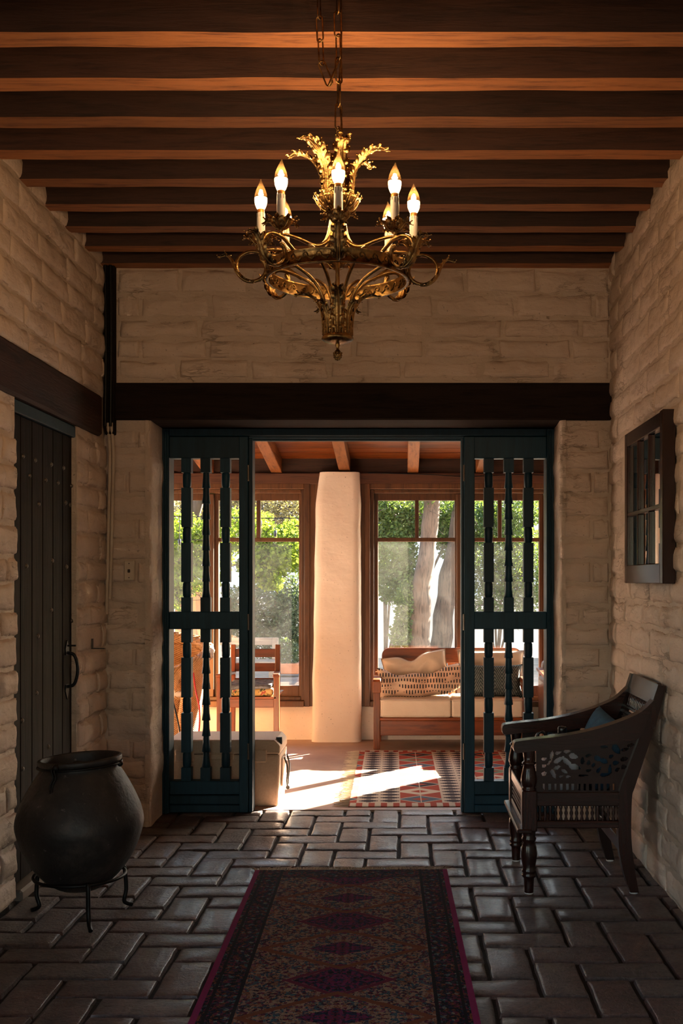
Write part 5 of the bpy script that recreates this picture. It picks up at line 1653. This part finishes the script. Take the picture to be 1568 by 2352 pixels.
# leather armchair at the far right
la = thing('leather_armchair', 'brown leather armchair with a wooden arm beyond the settee', 'armchair', (1.42, 8.45, 0))
MB().box(1.09, 1.78, 8.12, 8.72, 0.10, 0.40).build('seat_base', 'leather', la, bevel=0.03, seg=3)
MB().box(1.09, 1.78, 8.62, 8.78, 0.30, 0.66).build('backrest', 'leather', la, bevel=0.04, seg=3)
for x in (1.06, 1.70):
    MB().box(x, x + 0.11, 8.10, 8.70, 0.12, 0.545).build('arm_pad', 'leather', la, bevel=0.035, seg=3)
    MB().strip(spline([(8.06, 0.53), (8.12, 0.565), (8.3, 0.578), (8.72, 0.60)], 4), spline([(8.06, 0.51), (8.12, 0.545), (8.3, 0.555), (8.72, 0.575)], 4), 'x', x - 0.01, x + 0.12).build('arm_cap', 'cherry_z', la, bevel=0.004, fix=True)
    for yy in (8.14, 8.64):
        MB().box(x + 0.03, x + 0.08, yy, yy + 0.05, 0, 0.13).build('leg', 'cherry_z', la, bevel=0.004)
pillow('back_pillow', 'cream pillow in the brown leather armchair', (1.33, 8.52, 0.525), 0.42, 0.24, 0.13, (math.radians(-15), 0, 0), 'cream', pipe='piping', p=4)

# cords
mb = MB().tube(spline([(-1.545, 7.95, 0.62), (-1.52, 7.9, 0.50), (-1.49, 7.88, 0.38), (-1.485, 7.86, 0.25), (-1.50, 7.84, 0.12), (-1.52, 7.8, 0.02), (-1.56, 7.6, 0.008), (-1.6, 7.2, 0.008)], 8), 0.0065, 8)
tag(mb.build('red_cord', 'redcord', origin=(-1.6, 7.2, 0.0)), 'red cord hanging from the wicker armchair arm to the floor', 'cord')
mb = MB().tube(spline([(-1.66, 7.78, 0.44), (-1.63, 7.74, 0.36), (-1.60, 7.72, 0.24), (-1.58, 7.7, 0.1), (-1.57, 7.66, 0.02), (-1.56, 7.4, 0.006)], 8), 0.006, 8)
tag(mb.build('black_cable', 'iron', origin=(-1.56, 7.4, 0.0)), 'black cable hanging in front of the wicker armchair', 'cable')

# ------------------------------------------------------------------ garden outside
GZ = 0.18
gr = MB().box(-40, 40, 9.06, 60, -0.3, GZ).build('ground', 'ground')
struct(gr, 'raised garden ground outside the sunroom windows', 'ground')
g2 = MB().box(-40, XL - 0.36, -1.3, 9.06, -0.4, -0.03).box(-40, 40, -40, -1.3, -0.4, -0.03).build('forecourt', 'ground')
struct(g2, 'bare ground outside the added openings', 'ground')
pv = MB()
te = thing('terrace', 'grey weathered plank terrace outside the left sunroom window', 'terrace', (-2.2, 11.0, GZ))
yy = 9.3
while yy < 12.9:
    MB().box(-4.6, -0.6, yy, yy + 0.235, GZ - 0.01, GZ + 0.03).build('plank', 'greyplank', te, bevel=0.006)
    yy += 0.245

def leaves(mb, c, rad, n, size, rng, hang=0.3, shell=0.55):
    for _ in range(int(n * 1.9)):
        while True:
            u = Vector((rng.uniform(-1, 1), rng.uniform(-1, 1), rng.uniform(-1, 1)))
            if u.length <= 1 and u.length > shell * rng.random(): break
        p = Vector((c[0] + u.x * rad[0], c[1] + u.y * rad[1], c[2] + u.z * rad[2]))
        s = size * 0.66 * rng.uniform(0.6, 1.3)
        d = Vector((rng.gauss(0, 1), rng.gauss(0, 1), rng.gauss(-hang, 0.8))).normalized()
        w = d.cross(Vector((rng.gauss(0, 1), rng.gauss(0, 1), rng.gauss(0, 1)))).normalized()
        nn = d.cross(w) * s * 0.15
        a, b2, c2, e = p, p + d * s * 0.5 + w * s * 0.32 + nn, p + d * s, p + d * s * 0.5 - w * s * 0.32 + nn
        mb.add([a, b2, c2, e], [(0, 1, 2), (0, 2, 3)])
    return mb
def twigs(mb, c, rad, n, rng, r=0.006):
    for _ in range(n):
        a = Vector((c[0] + rng.gauss(0, .35) * rad[0], c[1] + rng.gauss(0, .35) * rad[1], c[2] + rng.gauss(0, .35) * rad[2]))
        d = Vector((rng.gauss(0, .6), rng.gauss(0, .4), rng.gauss(-.1, .4)))
        m_ = a + d * 0.4 * rad[0] + Vector((rng.gauss(0, .05), 0, rng.gauss(0, .05)))
        mb.tube([a, m_, a + d * 0.9 * rad[0]], [r, r * .8, r * .4], 4)
    return mb
def tree(name, label, trunk, clumps, leaf_mat, size, seed, group=None, cat='tree', twig=14):
    rng = random.Random(seed)
    t = thing(name, label, cat, trunk[0][:3], 0, group)
    P = spline([p[:3] for p in trunk], 6); R = spline([(p[3],) for p in trunk], 6)
    mb = MB().tube(P, [r[0] for r in R], 14)
    mb.v = [(x + 0.03 * nz((x, y, z), 4, seed) * 1.0, y + 0.03 * nz((x, y, z), 4, seed + 3), z) for x, y, z in mb.v]
    mb.build('trunk', 'bark', t)
    lm = MB(); tm = MB()
    for (c, rad, n) in clumps:
        leaves(lm, c, rad, n, size, rng)
        twigs(tm, c, rad, twig, rng)
        # limb joining clump to trunk
        k = min(P, key=lambda p: (Vector(p) - Vector(c)).length)
        mid = (Vector(k) + Vector(c)) / 2 + Vector((0, 0, 0.08))
        tm.tube(spline([tuple(k), tuple(mid), tuple(c)], 5), 0.014, 5)
    o = lm.build('foliage', leaf_mat, t); o['kind'] = 'stuff'
    o = tm.build('branches', 'bark', t); o['kind'] = 'stuff'
    return t
def at(px, py, Y): return (xpx(px, Y), Y, zpx(py, Y))
# bright leaved tree left of the pillar
tree('leafy_tree', 'tree with drooping bright green leaves seen behind the slat back chair', [(-3.1, 12.6, GZ, .09), (-2.7, 12.3, 1.2, .075), (-2.2, 12.0, 2.4, .06), (-1.9, 11.9, 3.2, .03)],
     [(at(640, 1260, 11.4), (.34, .35, .26), 1500), (at(600, 1300, 11.3), (.26, .25, .16), 900), (at(680, 1250, 11.6), (.25, .3, .3), 800), (at(560, 1215, 11.5), (.35, .4, .25), 900), (at(620, 1335, 11.2), (.14, .1, .09), 260),
      (at(470, 1260, 11.6), (.35, .4, .32), 1300), (at(420, 1250, 11.4), (.35, .4, .35), 1300), (at(450, 1330, 11.2), (.3, .3, .16), 420), (at(405, 1370, 11.1), (.12, .1, .16), 200)], 'leaf_bright', 0.075, 3)
# dry fine-leaved tree above
tree('fine_leaved_tree', 'twiggy grey green tree high behind the bright leaved tree', [(-1.2, 14.6, GZ, .08), (-1.25, 14.5, 1.5, .06), (-1.4, 14.4, 2.8, .04)],
     [(at(640, 1170, 13.6), (.7, .5, .30), 2600), (at(520, 1165, 13.8), (.7, .5, .3), 2200), (at(440, 1190, 14.2), (.5, .5, .35), 1300), (at(700, 1180, 14), (.4, .5, .4), 1200)], 'leaf_dry', 0.06, 5, twig=50)
# dark hedge and shrubs behind
def shrub(name, label, base, clumps, leaf_mat, size, seed, group=None):
    rng = random.Random(seed)
    t = thing(name, label, 'shrub', base, 0, group)
    lm = MB()
    for (c, rad, n) in clumps: leaves(lm, c, rad, n, size, rng)
    o = lm.build('foliage', leaf_mat, t); o['kind'] = 'stuff'
    tm = MB()
    for (c, rad, n) in clumps:
        tm.tube(spline([tuple(base), (Vector(base) * .5 + Vector(c) * .5)[:], tuple(c)], 4), 0.015, 5)
        twigs(tm, c, rad, 10, rng)
    o = tm.build('stems', 'bark', t); o['kind'] = 'stuff'
    return t
shrub('dark_shrub', 'dark grey green shrub below the bright leaved tree', (-1.5, 14.2, GZ), [(at(600, 1400, 13.6), (.5, .4, .36), 2200), (at(670, 1400, 13.4), (.32, .4, .45), 1500), (at(640, 1480, 13.5), (.6, .4, .25), 1400), (at(540, 1420, 13.8), (.3, .4, .4), 900)], 'leaf_dark', 0.07, 6)
shrub('leafy_shrub', 'mid green leafy shrub spilling beside the leaning tree trunk', (-0.25, 13.6, GZ), [(at(900, 1290, 13.0), (.32, .4, .5), 2600), (at(890, 1200, 13.2), (.45, .4, .35), 2000), (at(930, 1330, 12.9), (.16, .2, .3), 500), (at(1000, 1185, 13.3), (.5, .4, .25), 1700), (at(1030, 1230, 13.0), (.16, .2, .3), 500), (at(880, 1160, 13.0), (.3, .3, .2), 700)], 'leaf_mid', 0.075, 9)
shrub('hedge_shrub', 'tall green shrub behind the right end of the settee', (1.2, 14.2, GZ), [(at(1130, 1260, 13.8), (.6, .4, .6), 3200), (at(1200, 1300, 13.6), (.45, .4, .5), 2000), (at(1080, 1200, 13.9), (.4, .4, .35), 1200), (at(1150, 1380, 13.6), (.5, .3, .3), 900), (at(1180, 1170, 13.9), (.5, .4, .25), 1200)], 'leaf_mid', 0.07, 12)
# two leaning trunks
def trunk_tree(name, label, pts, clumps, seed, ivy=None):
    t = tree(name, label, pts, clumps, 'leaf_mid', 0.07, seed)
    if ivy:
        rng = random.Random(seed)
        lm = MB()
        for (c, rad, n) in ivy: leaves(lm, c, rad, n, 0.06, rng)
        o = lm.build('ivy', 'leaf_mid', t); o['kind'] = 'stuff'
    return t
def tp(px, py, Y, r): return (*at(px, py, Y), r)
YT = 12.0
trunk_tree('leaning_tree', 'thick leaning tree trunk with ivy outside the settee window', [(xpx(948, YT), YT, GZ, .16), tp(960, 1490, YT, .135), tp(963, 1400, YT, .112), tp(972, 1320, YT, .10), tp(984, 1245, YT, .10), tp(992, 1160, YT, .095), tp(1000, 1060, YT, .08)],
           [(at(960, 1120, YT), (.5, .4, .22), 700)], 14, ivy=[(at(928, 1400, YT - .05), (.10, .12, .30), 700), (at(920, 1460, YT - .1), (.12, .12, .20), 500), (at(938, 1345, YT), (.06, .1, .12), 250)])
YT2 = 12.8
trunk_tree('slanting_tree', 'slanting grey tree trunk beside the thick leaning one', [(xpx(990, YT2), YT2, GZ, .15), tp(1010, 1490, YT2, .12), tp(1020, 1400, YT2, .115), tp(1034, 1310, YT2, .105), tp(1048, 1230, YT2, .10), tp(1065, 1130, YT2, .08)],
           [(at(1060, 1130, YT2), (.4, .4, .2), 500)], 15)
# white house behind
hs = thing('white_house', 'white walled house glimpsed behind the garden trees', 'house', (0, 18.2, GZ))
MB().box(-7, 7, 18.0, 22.0, GZ, 3.4).build('wall', 'whitewall', hs)
MB().box(-7.4, 7.4, 17.5, 22.4, 3.4, 3.6).build('eave', 'housetrim', hs)
MB().box(-7, 7, 17.94, 18.0, 2.02, 2.12).build('band', 'housetrim', hs)
for x in (-4.6, 2.2):
    w_ = MB().box(x, x + 0.9, 17.95, 18.0, 1.0, 1.9).build('window', 'housetrim', hs)
# low garden wall
MB_ = MB().box(-6, 6, 15.6, 15.8, GZ, 1.05)
tag(MB_.build('garden_wall', 'stucco', origin=(0, 15.7, GZ)), 'low cream garden wall behind the shrubs', 'wall')
# wooden gate with posts and boards, left
gt = thing('garden_gate', 'orange brown wooden garden gate under a beam on the left', 'gate', (-2.45, 12.4, GZ))
yg = 12.4
for px in (414, 462):
    MB().box(xpx(px, yg) - 0.05, xpx(px, yg) + 0.05, yg - 0.05, yg + 0.05, GZ, zpx(1338, yg)).build('post', 'orangewood', gt, bevel=0.006)
MB().box(xpx(330, yg), xpx(472, yg), yg - 0.06, yg + 0.06, zpx(1341, yg), zpx(1331, yg)).build('beam', 'orangewood', gt, bevel=0.006)
for k in range(4):
    a = xpx(438, yg) + k * 0.085
    MB().box(a, a + 0.08, yg - 0.015, yg + 0.015, GZ + 0.05, zpx(1345, yg)).build('board', 'orangewood', gt, bevel=0.004)
# planter
pl = thing('planter', 'terracotta planter with a leafy plant on the terrace', 'planter', at(655, 1560, 12.3))
px_, py_ = xpx(655, 12.3), 12.3
MB().box(px_ - 0.16, px_ + 0.16, py_ - 0.1, py_ + 0.1, GZ + 0.03, GZ + 0.15).build('trough', 'terracotta', pl, bevel=0.01)
pl.location.z = GZ + 0.03
for ob in pl.children: ob.location.z = 0
lm = leaves(MB(), (px_, py_, GZ + 0.30), (.17, .10, .18), 260, 0.06, random.Random(2))
o = lm.build('foliage', 'leaf_dark', pl); o['kind'] = 'stuff'
pl_shift = None
# outdoor bench rail glimpsed through the chair slats
bn = thing('garden_bench', 'pale wooden garden bench on the terrace behind the slat back chair', 'bench', (-1.8, 11.2, GZ + 0.03))
MB().box(-2.3, -1.32, 11.0, 11.35, 0.44, 0.475).build('seat', 'greyplank', bn, bevel=0.006)
MB().box(-2.3, -1.32, 11.33, 11.37, 0.62, 0.70).build('back_rail', 'greyplank', bn, bevel=0.006)
for x in (-2.28, -1.38):
    for y in (11.02, 11.3):
        MB().box(x, x + 0.05, y, y + 0.05, GZ + 0.03, 0.70 if y > 11.2 else 0.44).build('leg', 'greyplank', bn)
# string light
sg = thing('string_light', 'dark string light wire with clear bulbs across the garden', 'string light', (-2.0, 10.6, 1.9))
def cat_w(x): return 1.90 + 0.02 * (x + 1.2) ** 2
xs = [-4.0 + 0.25 * i for i in range(15)]
MB().tube([(x, 10.6, cat_w(x)) for x in xs], 0.006, 6).build('wire', 'iron', sg)
MB().tube([(x, 10.9, 1.70 + 0.012 * (x + 2) ** 2) for x in xs[:9]], 0.005, 6).build('wire', 'iron', sg)
for px, z in ((598, 1.84), (632, 1.74), (412, 1.66), (690, 1.86)):
    x = xpx(px, 10.6)
    MB().tube([(x, 10.6, cat_w(x)), (x, 10.6, z + 0.03)], 0.004, 5).build('drop_wire', 'iron', sg)
    sk = MB().lathe([(0.014, 0.0), (0.016, 0.05), (0.008, 0.06)], 12, (x, 10.6, z - 0.02)).build('socket', 'black', sg)
    MB().lathe([(0.004, -0.075), (0.018, -0.06), (0.022, -0.04), (0.014, -0.01), (0.012, 0.0)], 12, (x, 10.6, z - 0.02)).build('bulb', 'bulbglass', sk)
